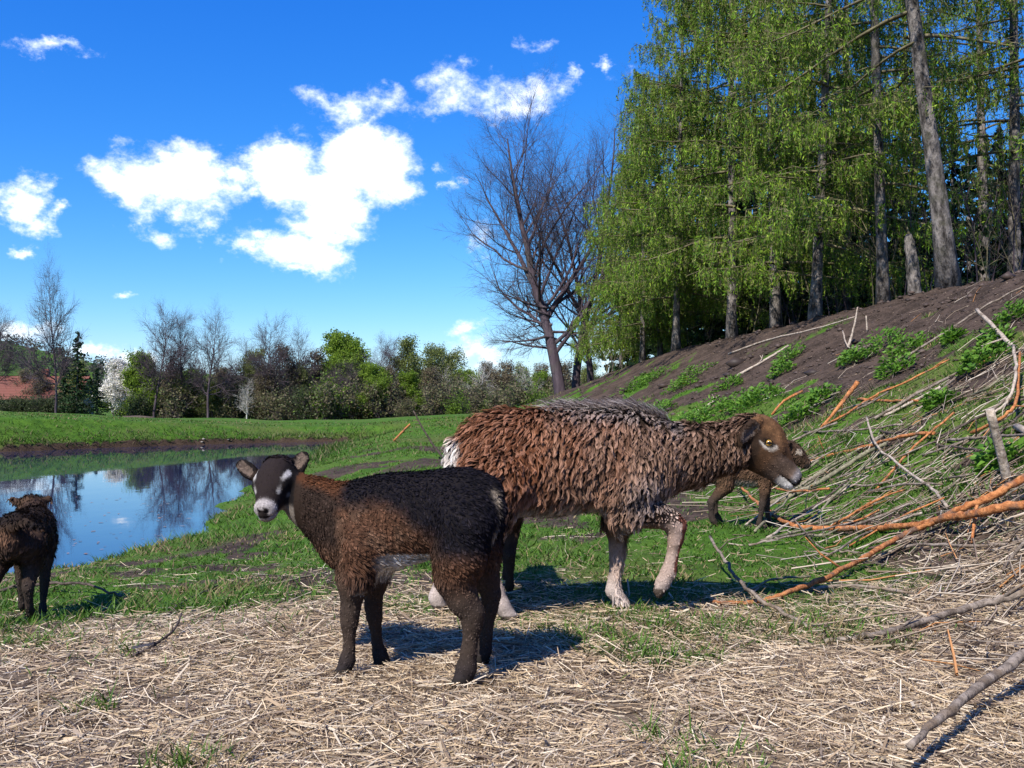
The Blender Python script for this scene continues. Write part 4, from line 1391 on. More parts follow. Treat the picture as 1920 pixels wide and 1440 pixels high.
ST = [stem(400 + i, 2.2 + .4 * i) for i in range(5)]
rs = np.random.RandomState(77)
for i in range(64):
    px = 1130 + 790 * rs.rand(); Y = np.interp(px, [1130, 1265, 1525, 1780, 1920], [33, 27.5, 21.5, 17.5, 16]) + rs.rand() * 4
    o = obj('sapling', ST[i % 5], M_LIMB if i % 3 else M_TWIG, None, ground_at(px, Y))
    o.rotation_euler = (0, 0, rs.rand() * 6); s = .6 + .7 * rs.rand(); o.scale = (s, s, s)
    tag(o, 'thin leafless sapling among the tree trunks of the wood', 'sapling', 'bare saplings in the wood')

# ------------------------------------------------------------------ the far line of trees across the pond
def far_tree(seed, h, r, kind):
    sk = bare_tree(seed, h, r, (np.random.RandomState(seed).randn() * .04, 0, 1), 'far' if kind == 'bare' else 'alder')
    me = skel_mesh('trunk', sk, .05)
    rs = np.random.RandomState(seed + 1)
    tips = np.array([q[0] for q in sk.tips])
    cr = None
    if kind in ('green', 'haze', 'brown', 'blossom'):
        n = {'green': 4, 'haze': 2, 'brown': 2, 'blossom': 6}[kind]
        c = np.repeat(tips, n, 0) + rs.randn(len(tips) * n, 3) * .22
        cols = {'green': [(.15, .24, .02), (.20, .29, .03), (.11, .18, .02)], 'haze': [(.19, .23, .05), (.15, .17, .055)],
                'brown': [(.15, .115, .08), (.18, .15, .08)], 'blossom': [(.80, .76, .74), (.62, .62, .52)]}[kind]
        v, f, col = leaf_tris(c, {'green': .19, 'haze': .15, 'brown': .14, 'blossom': .17}[kind], rs, cols)
        cr = mesh_np('crown', v, f, col)
    return me, cr


FT = {}
for j, (k, h, r) in enumerate([('bare', 9.6, .17), ('bare', 9.2, .15), ('bare', 8.6, .14), ('green', 7.6, .16), ('green', 7.0, .14), ('haze', 7.0, .12), ('haze', 6.2, .11), ('brown', 6.6, .12), ('brown', 5.4, .1), ('blossom', 5.0, .12)]):
    FT.setdefault(k, []).append(far_tree(500 + j, h, r, k))
FAR = [  # px, Y, kind, variant, top py, label
    (105, 78, 'bare', 0, 525, 'tall lone bare tree with a high narrow crown beside the dark conifers'),
    (288, 84, 'bare', 1, 583, 'bare tree with twin stems and rounded twig crown by the pale plank'),
    (338, 86, 'bare', 2, 592, 'bare tree with a low heavy side limb in the far row'),
    (390, 84, 'bare', 0, 600, 'bare tree with wide open crown next to a gap of sky'),
    (455, 88, 'bare', 2, 640, 'short bare tree with pointed crown in the far row'),
    (515, 86, 'bare', 1, 606, 'bare tree with upright crown standing over the brown thicket'),
    (568, 88, 'bare', 0, 632, None), (640, 92, 'green', 0, 636, 'rounded tree in fresh light green leaf, tallest green one in the far row'),
    (672, 93, 'green', 1, 650, None), (712, 90, 'bare', 2, 635, None), (745, 92, 'bare', 1, 645, None), (610, 90, 'green', 1, 680, None),
    (775, 92, 'haze', 0, 648, None), (700, 86, 'green', 0, 690, None), (228, 90, 'blossom', 0, 690, 'white blossoming fruit tree beside the dark spruce'),
    (268, 88, 'green', 1, 672, None), (310, 87, 'brown', 0, 690, None), (355, 87, 'green', 0, 720, None), (420, 90, 'brown', 1, 700, None), (480, 88, 'haze', 0, 668, None), (540, 88, 'brown', 0, 660, None),
    (590, 90, 'brown', 1, 672, None), (805, 95, 'haze', 1, 665, None), (835, 98, 'haze', 0, 662, None), (862, 99, 'haze', 1, 672, None), (890, 96, 'green', 1, 700, None), (915, 99, 'brown', 0, 688, None),
    (945, 96, 'brown', 1, 690, None), (975, 98, 'haze', 1, 694, None), (1005, 95, 'green', 1, 704, None), (1030, 99, 'brown', 0, 690, None), (1065, 96, 'brown', 1, 690, None), (1100, 98, 'haze', 0, 690, None), (1140, 96, 'brown', 0, 690, None),
    (30, 96, 'brown', 0, 700, None), (70, 95, 'brown', 1, 705, None), (-20, 90, 'bare', 1, 590, None), (150, 92, 'haze', 1, 690, None),
    (730, 88, 'brown', 1, 700, None), (760, 89, 'green', 1, 705, None), (655, 87, 'bare', 2, 680, None), (625, 88, 'bare', 1, 690, None), (810, 90, 'brown', 1, 700, None), (400, 86, 'haze', 1, 725, None), (330, 86, 'haze', 0, 715, None), (500, 86, 'brown', 1, 700, None), (565, 87, 'haze', 1, 700, None),
]
KL = {'bare': 'leafless tree in the row across the pond', 'green': 'tree in fresh light green leaf in the row across the pond', 'haze': 'tree with a haze of first olive leaves across the pond', 'brown': 'brown budding thicket tree in the row across the pond', 'blossom': 'blossom tree'}
HH = {'bare': (9.6, 9.2, 8.6), 'green': (7.6, 7.0), 'haze': (7.0, 6.2), 'brown': (6.6, 5.4), 'blossom': (5.0,)}
for i, (px, Y, k, vi, top, lab) in enumerate(FAR):
    g = ground_at(px, Y)
    want = CAM_Z + (765 - top) / FPX * Y - g[2]
    me, cr = FT[k][vi]
    ft = plant_tree('far_tree', lab or KL[k], 'tree', 'trees across the pond', g, me, cr, M_TWIG, M_LEAF, R(i * 61), want / (HH[k][vi] * 1.04))
    if k == 'bare':
        q_ = .55 if i == 0 else .8
        ft.scale[0] *= q_; ft.scale[1] *= q_
# second rank behind, lower and denser
rs = np.random.RandomState(5)
for i in range(46):
    px = -60 + 1260 * (i + rs.rand()) / 46; Y = 112 + 30 * rs.rand()
    k = ('brown', 'haze', 'brown', 'bare', 'green')[i % 5]; vi = i % len(FT[k])
    g = ground_at(px, Y); want = CAM_Z + (765 - 700 - rs.rand() * 14) / FPX * Y - g[2]
    if px < 220:
        want = 4.0
    plant_tree('far_tree', 'further ' + KL[k].replace('the row across', 'the second row beyond').replace('across the pond', 'in the second row beyond the pond'), 'tree', 'second row of trees beyond the pond', g, FT[k][vi][0], FT[k][vi][1], M_TWIG, M_LEAF, R(i * 47), want / (HH[k][vi] * 1.04))
# birches
for i, (px, Y, top) in enumerate([(900, 92, 680), (834, 94, 690), (986, 93, 690), (463, 85, 715)]):
    g = ground_at(px, Y); h = CAM_Z + (765 - top) / FPX * Y - g[2]
    sk = bare_tree(700 + i, h, .07, (0, 0, 1), 'alder')
    plant_tree('birch', 'slim white-barked birch in the far row', 'birch', 'white birches in the far row', g, skel_mesh('trunk', sk, .05), None, M_BIRCH, None)
# conifers at the end of the far row
for (px, Y, vi, top, lab) in [(145, 84, 0, 620, 'tall dark green conifer beside the lone bare tree'), (182, 80, 1, 690, 'narrow near-black spruce at the end of the far row'), (122, 86, 1, 668, 'bushy dark conifer in front of the red roof')]:
    g = ground_at(px, Y); h = CAM_Z + (765 - top) / FPX * Y - g[2]
    e = plant_tree('conifer', lab, 'conifer', None, g, SPR[vi][0], SPR[vi][1], M_LARCHB, M_NEEDLE, .4, h / (11, 9)[vi])
    e.scale[0] *= 1.15; e.scale[1] *= 1.15

# ---- far wooded hill behind (one mass)
rs = np.random.RandomState(9)
pts = []
for i in range(700):
    b = -.62 + 1.0 * rs.rand(); Y = 230 + 330 * rs.rand()
    if b < -.36 and Y < 330:
        Y += 120
    x = b * Y; z = float(H(x, Y)); n = 42
    c = rs.randn(n, 3) * np.array((1.7, 1.7, 1.5)) + np.array((x, Y, z + 2.6)); pts.append(c)
c = np.concatenate(pts)
v, f, col = leaf_tris(c, 1.15, rs, [(.11, .09, .08), (.085, .095, .05), (.08, .07, .07), (.05, .07, .04)])
tag(obj('far_wood', mesh_np('far_wood', v, f, col), M_LEAF), 'distant brown wood covering the hill', None, None, 'stuff')

def shrub(seed, kind):
    rs = np.random.RandomState(seed); sk = Skel()
    for i in range(9):
        a = rs.rand() * 6.28
        grow(sk, rs, (rs.randn() * .25, rs.randn() * .25, -.1), np.array((math.cos(a) * .45, math.sin(a) * .45, 1)), 2.2 * (.6 + .6 * rs.rand()), .035, 0,
             dict(levels=3, seg=[5, 3, 2], wander=[.14, .2, .2], up=[.04, .05, .02], taper=[.3, .4, .6], kids=[9, 6], start=[.1, .1], ang=[.8, .8], len=[.5, .55], short=[.4, .3], thin=[.5, .7]))
    tips = np.array([q[0] for q in sk.tips]); n = 3
    c = np.repeat(tips, n, 0) + rs.randn(len(tips) * n, 3) * .13
    cols = {'green': [(.13, .21, .02), (.09, .15, .02)], 'brown': [(.15, .12, .075), (.17, .15, .075), (.12, .14, .055)], 'dark': [(.05, .075, .028), (.075, .09, .035)]}[kind]
    v, f, col = leaf_tris(c, .16, rs, cols)
    return skel_mesh('stem', sk, .05), mesh_np('crown', v, f, col)


SH = {k: [shrub(800 + i * 3 + j, k) for j in range(2)] for i, k in enumerate(('green', 'brown', 'dark'))}
rs = np.random.RandomState(31)
KS = {'green': 'leafy green shrub at the foot of the far trees', 'brown': 'brown twiggy shrub at the foot of the far trees', 'dark': 'dark shrub of the thicket at the foot of the far trees'}
for i in range(74):
    px = 232 + 900 * (i + rs.rand()) / 74; Y = 83 + 14 * rs.rand()
    k = ('brown', 'brown', 'green', 'dark', 'brown')[rs.randint(5)]
    e = plant_tree('shrub', KS[k], 'shrub', 'shrubs of the far thicket', ground_at(px, Y), SH[k][i % 2][0], SH[k][i % 2][1], M_TWIG, M_LEAF, rs.rand() * 6, .7 + .75 * rs.rand())
for i in range(13):
    px = -30 + 15 * i; Y = 86
    plant_tree('shrub', 'dark shrub in the hedge before the red-roofed house', 'shrub', 'hedge shrubs before the house', ground_at(px, Y), SH['dark'][i % 2][0], SH['dark'][i % 2][1], M_TWIG, M_LEAF, i * 1.3, .72)

# ------------------------------------------------------------------ grass, straw and litter
def scatter(n, ymin, ymax, seed, blim=.66):
    rs = np.random.RandomState(seed)
    Y = np.exp(np.log(ymin) + (np.log(ymax) - np.log(ymin)) * rs.rand(n)); b = (rs.rand(n) * 2 - 1) * blim
    return b * Y, Y, rs


def ribbons(root, d, L, wv, bend, nseg, pointed, col0, col1):
    """bent flat blades; wv = half-width vector, bend = offset at the tip"""
    n = len(root); rings = []; cs = []
    for i in range(nseg + (0 if pointed else 1)):
        t = i / nseg
        c = root + d * (L * t)[:, None] + bend * (t * t)
        w = wv * (1 - .45 * t if pointed else 1.0)
        rings += [c - w, c + w]; cs += [col0 + (col1 - col0) * t] * 2
    if pointed:
        rings.append(root + d * L[:, None] + bend); cs.append(col1)
    m = len(rings); base = np.arange(n)[:, None] * m
    q = [base + np.array([[2 * i, 2 * i + 1, 2 * i + 3, 2 * i + 2]]) for i in range(nseg - (1 if pointed else 0))]
    f = [np.concatenate(q)] if q else []
    if pointed:
        f.append(base + np.array([[m - 3, m - 2, m - 1]]))
    return np.stack(rings, 1).reshape(-1, 3), f, np.stack(cs, 1).reshape(-1, 3)


M_GRASS = m_vcol('grass', .55, .35, .3)
M_STRAW = m_vcol('straw', .6, .15, .35)


def unit(v):
    return v / np.maximum(np.linalg.norm(v, axis=1, keepdims=True), 1e-9)


def grass_layer(n, y0, y1, seed, hmul, nseg, blim=.66, green=None):
    x, y, rs = scatter(n, y0, y1, seed, blim)
    g, s, sl, wd = zones(x, y); sd = pond_sd(x, y)
    tuft = smooth(fbm(x * 7, y * 7, 91, 2), .38, .6)
    keep = (rs.rand(n) < np.maximum(smooth(g, .25, .75) * (.25 + .75 * tuft), .22 * (1 - sl) * (1 - s))) & (sd > .03)
    x, y, sl = x[keep], y[keep], sl[keep]; k = len(x)
    root = np.stack((x, y, H(x, y) - .004), -1)
    lushn = fbm(x * .8, y * .8, 95, 3)
    h = (.022 + .05 * smooth(lushn, .42, .62) * rs.rand(k)) * hmul * (.6 + .8 * rs.rand(k)) * (1 + .5 * (sl > .05))
    az = rs.rand(k) * 6.283
    lean = np.stack((np.cos(az), np.sin(az), 0 * az), -1)
    d = unit(lean * (.25 + .5 * rs.rand(k))[:, None] + np.array((0, 0, 1.0)))
    az2 = az + 1.57 + rs.randn(k) * .5
    w = np.stack((np.cos(az2), np.sin(az2), 0 * az2), -1) * (.0011 + .0005 * y * (.6 + .8 * rs.rand(k)))[:, None]
    bend = lean * (h * .45)[:, None] - np.array((0, 0, 1.0)) * (h * .12)[:, None]
    t = rs.rand(k)[:, None]; pt = fbm(x * 1.7, y * 1.7, 97, 3)
    dry = (rs.rand(k) < .10 + .35 * smooth(pt, .5, .68))[:, None]
    c = np.where(dry, np.array((.27, .20, .10)) * (.6 + .7 * t), np.array((.036, .095, .009)) * (1 - t) + np.array((.105, .195, .020)) * t)
    c = c * (.75 + .5 * fbm(x * 3, y * 3, 98, 2))[:, None]
    return ribbons(root, d, h, w, bend, nseg, True, c * .75, c * 1.15)


bag = Bag()
for args in ((210000, 1.3, 7.5, 1, 1.0, 2), (210000, 7, 40, 2, 1.25, 1)):
    v, f, c = grass_layer(*args); bag.add(v, f, c)
tag(obj('grass', bag.mesh('grass'), M_GRASS), 'short green pasture grass growing in tufts', None, None, 'stuff')


def straw_layer(n, seed):
    x, y, rs = scatter(n, .95, 6.0, seed, .72)
    g, s, sl, wd = zones(x, y)
    pile = fbm(x * 2.2, y * 2.2, 55, 3)
    keep = rs.rand(n) < np.clip(s * (.18 + 1.0 * smooth(pile, .34, .56)) + .10 * (y < 6) * (1 - .5 * g), 0, 1)
    x, y, pile = x[keep], y[keep], pile[keep]; k = len(x)
    z = H(x, y) + .002 + (.007 + .017 * smooth(pile, .4, .7)) * rs.rand(k) ** 1.6
    L = np.exp(rs.randn(k) * .55 + math.log(.048)); L = np.clip(L, .012, .26)
    az = rs.rand(k) * 6.283 * .5 + rs.randn(k) * .5
    d = unit(np.stack((np.cos(az), np.sin(az), rs.randn(k) * .16), -1))
    roll = rs.randn(k) * .7
    sdv = np.stack((-np.sin(az), np.cos(az), 0 * az), -1) * np.cos(roll)[:, None] + np.array((0, 0, 1.0)) * np.sin(roll)[:, None]
    wide = rs.rand(k) < .05
    w = sdv * (np.where(wide, .0026, .0010) * (.7 + .7 * rs.rand(k)))[:, None]
    root = np.stack((x, y, z), -1) - d * (L / 2)[:, None]
    bend = np.stack((-np.sin(az), np.cos(az), -.3 + 0 * az), -1) * (rs.randn(k) * .16 * L)[:, None]
    pal = np.array([(.54, .42, .28), (.40, .285, .175), (.66, .55, .41), (.24, .17, .11), (.33, .25, .18), (.15, .10, .07), (.50, .37, .22)])
    c = pal[rs.choice(7, k, p=[.26, .2, .16, .12, .12, .06, .08])] * (.8 + .4 * rs.rand(k))[:, None] * np.where(wide, .8, 1.0)[:, None]
    b = Bag(); lg = L > .06
    for mk, ns in ((lg, 2), (~lg, 1)):
        b.add(*ribbons(root[mk], d[mk], L[mk], w[mk], bend[mk], ns, False, c[mk], c[mk]))
    return b


tag(obj('straw', straw_layer(215000, 3).mesh('straw'), M_STRAW), 'trampled dry straw and hay strewn on the ground', None, None, 'stuff')


# loose twigs and dead leaves on the bank
def twig_litter(n, seed):
    x, y, rs = scatter(n, 2.6, 14, seed, .62)
    t, ov = slope_t(x, y)
    keep = rs.rand(n) < smooth(t, -.12, .12) * (1 - .75 * smooth(t, .5, .9)) * (.3 + .7 * (y < 8.5))
    x, y = x[keep], y[keep]; k = len(x)
    az = R(32) + rs.randn(k) * .55
    L = np.exp(rs.randn(k) * .6 + math.log(.20))
    dx, dy = np.cos(az) * L / 2, np.sin(az) * L / 2
    h0, h1 = H(x - dx, y - dy), H(x + dx, y + dy)
    p0 = np.stack((x - dx, y - dy, h0 + .006 + .05 * rs.rand(k) ** 2), -1); p2 = np.stack((x + dx, y + dy, h1 + .006 + .07 * rs.rand(k) ** 2), -1)
    p1 = (p0 + p2) / 2 + rs.randn(k, 3) * (L * .05)[:, None]
    r = .0022 + .0035 * rs.rand(k) ** 2
    v1, f1 = segs_tubes(p0, p1, r, r * .85, 3); v2, f2 = segs_tubes(p1, p2, r * .85, r * .5, 3)
    pal = np.array([(.26, .20, .15), (.40, .33, .26), (.16, .115, .085), (.42, .20, .08), (.5, .43, .35)])
    c = pal[rs.choice(5, k, p=[.32, .28, .2, .08, .12])] * (.8 + .4 * rs.rand(k))[:, None]
    b = Bag(); b.add(v1, f1, np.repeat(c, 6, 0)); b.add(v2, f2, np.repeat(c, 6, 0))
    return b


tag(obj('twig_litter', twig_litter(11000, 8).mesh('twig_litter'), m_vcol('twigs', .85, 0, .15)), 'loose grey twigs littering the soil bank', None, None, 'stuff')
x, y, rs = scatter(60000, 3, 22, 14, .6)
t_, ov = slope_t(x, y)
keep = rs.rand(len(x)) < smooth(t_, 0, .2) * (ov < .5) * .75
x, y = x[keep], y[keep]
v, f, c = leaf_tris(np.stack((x, y, H(x, y) + .006), -1), .026, rs, [(.24, .16, .10), (.14, .085, .055), (.33, .25, .17), (.08, .05, .038), (.06, .042, .036)])
v[:, 2] = v[:, 2] * .35 + np.repeat(H(x, y) + .008, 4) * .65
tag(obj('leaf_litter', mesh_np('leaf_litter', v, f, c), M_STRAW), 'dead brown leaves and crumbs of bark on the soil bank', None, None, 'stuff')

# soil clods along the dug upper bank
rs = np.random.RandomState(3)
bag = Bag()
x, y, rs = scatter(9000, 5, 24, 19, .6)
t_, ov = slope_t(x, y)
keep = rs.rand(len(x)) < smooth(t_, .1, .5) * (ov < .6)
x, y = x[keep], y[keep]; k = len(x)
ico = np.array([(0, 0, 1), (.9, 0, .3), (.28, .85, .3), (-.73, .53, .3), (-.73, -.53, .3), (.28, -.85, .3), (0, 0, -.5)])
icf = np.array([(0, 1, 2), (0, 2, 3), (0, 3, 4), (0, 4, 5), (0, 5, 1), (6, 2, 1), (6, 3, 2), (6, 4, 3), (6, 5, 4), (6, 1, 5)])
sz = (.006 + .0013 * y) * np.exp(rs.randn(k) * .5)
v = (np.stack((x, y, H(x, y) - .002), -1)[:, None] + ico[None] * sz[:, None, None] * (.6 + .8 * rs.rand(k, 7, 1)) * np.array((1, 1, .7))).reshape(-1, 3)
f = (np.arange(k)[:, None, None] * 7 + icf[None]).reshape(-1, 3)
c = np.array([(.06, .040, .033), (.095, .066, .054), (.045, .031, .026)])[rs.randint(0, 3, k)]
tag(obj('soil_clods', mesh_np('soil_clods', v, f, np.repeat(c, 7, 0)), M_STRAW), 'crumbled dark soil on the upper bank', None, None, 'stuff')

# rough sods hanging over the far waterline
rs = np.random.RandomState(12)
pts = []
for i in range(len(POND)):
    a = POND[i]; b2 = POND[(i + 1) % len(POND)]
    for tt in np.linspace(0, 1, int(np.linalg.norm(b2 - a) / .007)):
        pts.append(a + (b2 - a) * tt)
pts = np.array(pts); pts = pts[(pts[:, 1] > 17)] + rs.randn((pts[:, 1] > 17).sum(), 2) * .35
pts = np.concatenate((pts, pts + rs.randn(*pts.shape) * .4, pts + rs.randn(*pts.shape) * .6))
sd = pond_sd(pts[:, 0], pts[:, 1]); zz = H(pts[:, 0], pts[:, 1]); ok = (zz > ZW + .05)
pts, zz = pts[ok], zz[ok]; k = len(pts)
az = rs.rand(k) * 6.28
lean = np.stack((np.cos(az), np.sin(az), 0 * az), -1)
hh = .06 + .12 * rs.rand(k)
c = np.where((rs.rand(k) < .2)[:, None], np.array((.24, .19, .10)), np.array((.05, .11, .010)) * (.5 + .9 * rs.rand(k))[:, None])
v, f, c = ribbons(np.stack((pts[:, 0], pts[:, 1], zz - .01), -1), unit(lean * .7 + np.array((0, 0, 1.0))), hh, np.stack((-np.sin(az), np.cos(az), 0 * az), -1) * .012, lean * .05, 1, True, c * .6, c * 1.1)
tag(obj('bank_grass', mesh_np('bank_grass', v, f, c), M_GRASS), 'rough grass fringe along the far pond bank', None, None, 'stuff')


# ------------------------------------------------------------------ fallen branches
def m_branch(name, c0, c1, c2, sc=14):
    m = m_bark(name, c0, c1, c2, sc * 1.6, (1, 1, 1), .9, .012)
    t = m.node_tree; b = [n for n in t.nodes if n.type == 'BSDF_PRINCIPLED'][0]
    src = b.inputs['Base Color'].links[0].from_socket
    fl = tnoise(t, 95, 5, .7)
    t.links.new(mixc(t, maprange(t, fl, .52, .66, 0, .75), src, tuple(v * .28 for v in c0)), b.inputs['Base Color'])
    return m


M_OR = m_branch('branch_peeled', (.26, .085, .028), (.52, .22, .085), (.14, .085, .06), 22)
M_GR = m_branch('branch_grey', (.11, .085, .066), (.30, .245, .20), (.17, .12, .08))
M_PA = m_branch('branch_pale', (.30, .235, .18), (.50, .42, .34), (.20, .15, .11), 22)
M_OL = m_branch('branch_olive', (.13, .12, .075), (.27, .24, .16), (.20, .15, .10))
M_DK = m_branch('branch_dark', (.05, .038, .032), (.12, .09, .075), (.08, .06, .05))
BM = {'o': M_OR, 'g': M_GR, 'p': M_PA, 'l': M_OL, 'd': M_DK}


def branch_mesh(pts, r0, r1, seed, stubs=2):
    q = catmull(pts, 7)
    rs = np.random.RandomState(seed)
    L = np.linalg.norm(np.diff(q, axis=0), axis=1).sum()
    jit = rs.randn(*q.shape) * .0022 * min(L, 1.2); jit[0] = jit[-1] = 0
    q = q + jit
    rad = np.linspace(r0, r1, len(q)) * (1 + .07 * rs.randn(len(q)).clip(-1, 1.5))
    bag = Bag(); v, f = path_tube(q, rad, 8, .08, seed); bag.add(v, f)
    for i in range(stubs):
        j = rs.randint(2, max(3, len(q) - 2)); d = norm(q[min(j + 1, len(q) - 1)] - q[j - 1]); o = norm(d * .8 + rs.randn(3) * .7 + np.array((0, 0, .35)))
        ln = (.04 + .16 * rs.rand()) * min(1.5, L)
        v, f = path_tube([q[j], q[j] + o * ln * .5, q[j] + o * ln + rs.randn(3) * .02], [rad[j] * .55, rad[j] * .4, rad[j] * .18], 5, .1, seed + i); bag.add(v, f)
    return bag, q


def branch(px_pts, w0, w1, kind, label, seed, group=None, stubs=2, cat='branch', name='fallen_branch', upright=False):
    """px_pts: picture points with height above the ground; w = picture thickness at both ends"""
    pts = [G(a, b, h) for (a, b, h) in px_pts]
    if upright:
        pts = [pts[0]] + [P(a, b, pts[0][1] + .02 * i) for i, (a, b, h) in enumerate(px_pts[1:])]
    r0 = .74 * w0 / 2 / FPX * pts[0][1]; r1 = .8 * w1 / 2 / FPX * pts[-1][1]
    for p_, r_ in zip(pts, np.linspace(r0, r1, len(pts))):
        p_[2] = max(p_[2], float(H(p_[0], p_[1])) + r_ * .6)
    bag, q = branch_mesh(np.array(pts), r0, r1, seed, stubs)
    base = q[len(q) // 2].copy(); base[2] = float(H(base[0], base[1]))
    for i in range(len(bag.v)):
        bag.v[i] = bag.v[i] - base
    o = obj(name, bag.mesh('branch', True), BM[kind], None, base)
    tag(o, label, cat, group)
    return o


branch([(1935, 885, .16), (1860, 930, .13), (1800, 955, .10), (1745, 982, .08), (1690, 1005, .06), (1620, 1045, .05), (1550, 1082, .04), (1480, 1110, .03), (1430, 1126, .02), (1380, 1131, .015), (1305, 1128, .01)], 21, 7, 'o', 'long orange peeled branch running from the heap down to the straw', 1, None, 1)
branch([(1935, 942, .14), (1840, 960, .12), (1775, 972, .09), (1700, 986, .06), (1600, 991, .04), (1520, 990, .03), (1475, 980, .03), (1435, 955, .05), (1400, 925, .09), (1372, 888, .15)], 24, 5, 'o', 'orange peeled branch curving up toward the ewe\'s throat', 2, None, 1)
branch([(1832, 948, .12), (1827, 980, .06), (1822, 1018, .01)], 10, 6, 'o', 'short orange side twig hanging from the peeled branches', 3, None, 0)
branch([(1331, 1006, .14), (1360, 1052, .09), (1400, 1104, .06), (1470, 1150, .03), (1560, 1204, .01)], 7, 11, 'g', 'bent grey branch crossing over the orange one', 4)
branch([(1545, 1204, .01), (1650, 1188, .02), (1760, 1156, .03), (1850, 1130, .05), (1940, 1108, .08)], 14, 20, 'g', 'thick grey branch lying in the straw at the foot of the heap', 5)
branch([(1705, 1400, .06), (1780, 1332, .07), (1850, 1278, .08), (1950, 1210, .10)], 18, 26, 'g', 'thick greyish brown branch lying alone in the straw', 6, None, 0)
branch([(1488, 874, .02), (1560, 853, .03), (1640, 833, .05), (1700, 816, .05), (1752, 812, .05)], 7, 9, 'o', 'straight orange branch with knots above the green grass', 7)
branch([(1445, 945, .01), (1500, 922, .02), (1560, 890, .04), (1620, 852, .07), (1662, 832, .09)], 13, 9, 'l', 'olive-grey branch under the ewe\'s muzzle', 8)
branch([(1625, 782, .18), (1642, 832, .14), (1680, 866, .10), (1742, 912, .05), (1776, 950, .02)], 5, 8, 'p', 'pale bent stick leaning across the heap', 9)
branch([(1447, 778, .02), (1470, 752, .05), (1505, 733, .12)], 6, 6, 'o', 'short curved orange twig above the ewe\'s head', 10, None, 0, upright=True)
branch([(1538, 805, .01), (1575, 760, .08), (1608, 716, .18)], 7, 11, 'o', 'brown stick with reddish end rising from the heap', 11, None, 1, upright=True)
branch([(1540, 800, .02), (1580, 780, .04), (1640, 742, .05), (1700, 716, .04), (1780, 674, .03)], 6, 4, 'o', 'thin orange stem lying up the slope', 12)
branch([(1640, 785, .02), (1750, 722, .06), (1830, 682, .06), (1905, 640, .05)], 8, 5, 'g', 'long straight grey pole across the heap', 13)
branch([(1700, 668, .02), (1790, 612, .04), (1850, 572, .05), (1935, 530, .05)], 6, 5, 'g', 'long grey stick reaching the crest of the bank', 14)
branch([(1832, 580, .25), (1868, 618, .16), (1905, 655, .05)], 9, 11, 'p', 'pale dead stick slanting over the upper bank', 15)
branch([(1900, 648, .18), (1905, 700, .14), (1890, 750, .10), (1862, 776, .06)], 8, 6, 'p', 'crooked pale branch hanging over the nettles', 16)
branch([(1912, 660, .2), (1908, 740, .12), (1885, 780, .06), (1820, 812, .02)], 6, 8, 'o', 'crooked orange branch low on the heap', 17)
branch([(1366, 664, .01), (1440, 637, .03), (1530, 616, .03), (1602, 594, .04)], 5, 3, 'p', 'long thin pale stem along the crest of the bank', 18, None, 0)
branch([(1380, 706, .01), (1430, 678, .03), (1478, 648, .05)], 7, 5, 'p', 'pale stick on the soil below the crest', 19)
branch([(1590, 652, .01), (1600, 618, .15), (1608, 576, .34)], 7, 3, 'p', 'white upright dead stem in the nettle clump', 20, None, 0, upright=True)
branch([(1626, 622, .02), (1624, 592, .2)], 4, 3, 'p', 'thin white upright stalk beside the dead stem', 21, None, 0, upright=True)
branch([(1580, 620, .10), (1590, 650, .05), (1612, 648, .02)], 4, 3, 'p', 'hooked white stalk under the nettle clump', 22, None, 0)
branch([(1308, 772, .01), (1330, 758, .03), (1348, 742, .05)], 9, 5, 'p', 'whitened bit of dead wood among the green herbs', 23, None, 1)
branch([(-15, 1108, .03), (70, 1096, .04), (150, 1094, .05), (200, 1108, .03), (250, 1128, .01)], 9, 4, 'd', 'dark curved branch lying across the lamb\'s path by the pond', 24)
branch([(245, 1232, .01), (300, 1203, .02), (328, 1178, .04), (340, 1150, .06)], 8, 5, 'd', 'dark crooked twig on the edge of the straw', 25, None, 3)
branch([(305, 1158, .01), (345, 1128, .02), (408, 1098, .02)], 6, 4, 'd', 'dark straight twig between straw and grass', 26, None, 1)
branch([(452, 1106, .005), (530, 1091, .01), (612, 1073, .015)], 5, 5, 'l', 'tan stick lying in front of the dark lamb\'s chest', 27, None, 0)
branch([(738, 828, .0), (752, 812, .18), (769, 795, .42)], 5, 5, 'o', 'orange stick poking up slantwise from the pond bank', 28, None, 0, upright=True)
branch([(832, 862, .0), (800, 816, .35), (775, 770, .8)], 6, 3, 'd', 'dark thin stem leaning over the bank beside the ewe\'s rump', 29, None, 3, upright=True)
branch([(1648, 1042, .02), (1720, 1022, .03), (1850, 1023, .03), (1935, 1013, .04)], 7, 10, 'g', 'grey branch just below the orange fork', 30)
branch([(1880, 1068, .02), (1900, 1040, .05), (1930, 1008, .10)], 9, 9, 'g', 'short grey branch propped against another', 31)
branch([(1488, 973, .05), (1538, 1025, .02), (1612, 1036, .02)], 4, 4, 'g', 'thin curved twig in the grass under the orange branch', 32, None, 1)
branch([(1408, 1106, .01), (1450, 1086, .02), (1520, 1081, .02)], 7, 5, 'l', 'olive twig at the edge of the straw', 33)
branch([(1518, 1104, .01), (1600, 1098, .02), (1712, 1112, .02)], 10, 6, 'g', 'grey knotty branch half sunk in straw', 34)
branch([(1180, 1140, .005), (1140, 1160, .01), (1085, 1182, .01)], 9, 7, 'p', 'pale broken stick lying below the ewe\'s foot', 35, None, 0)
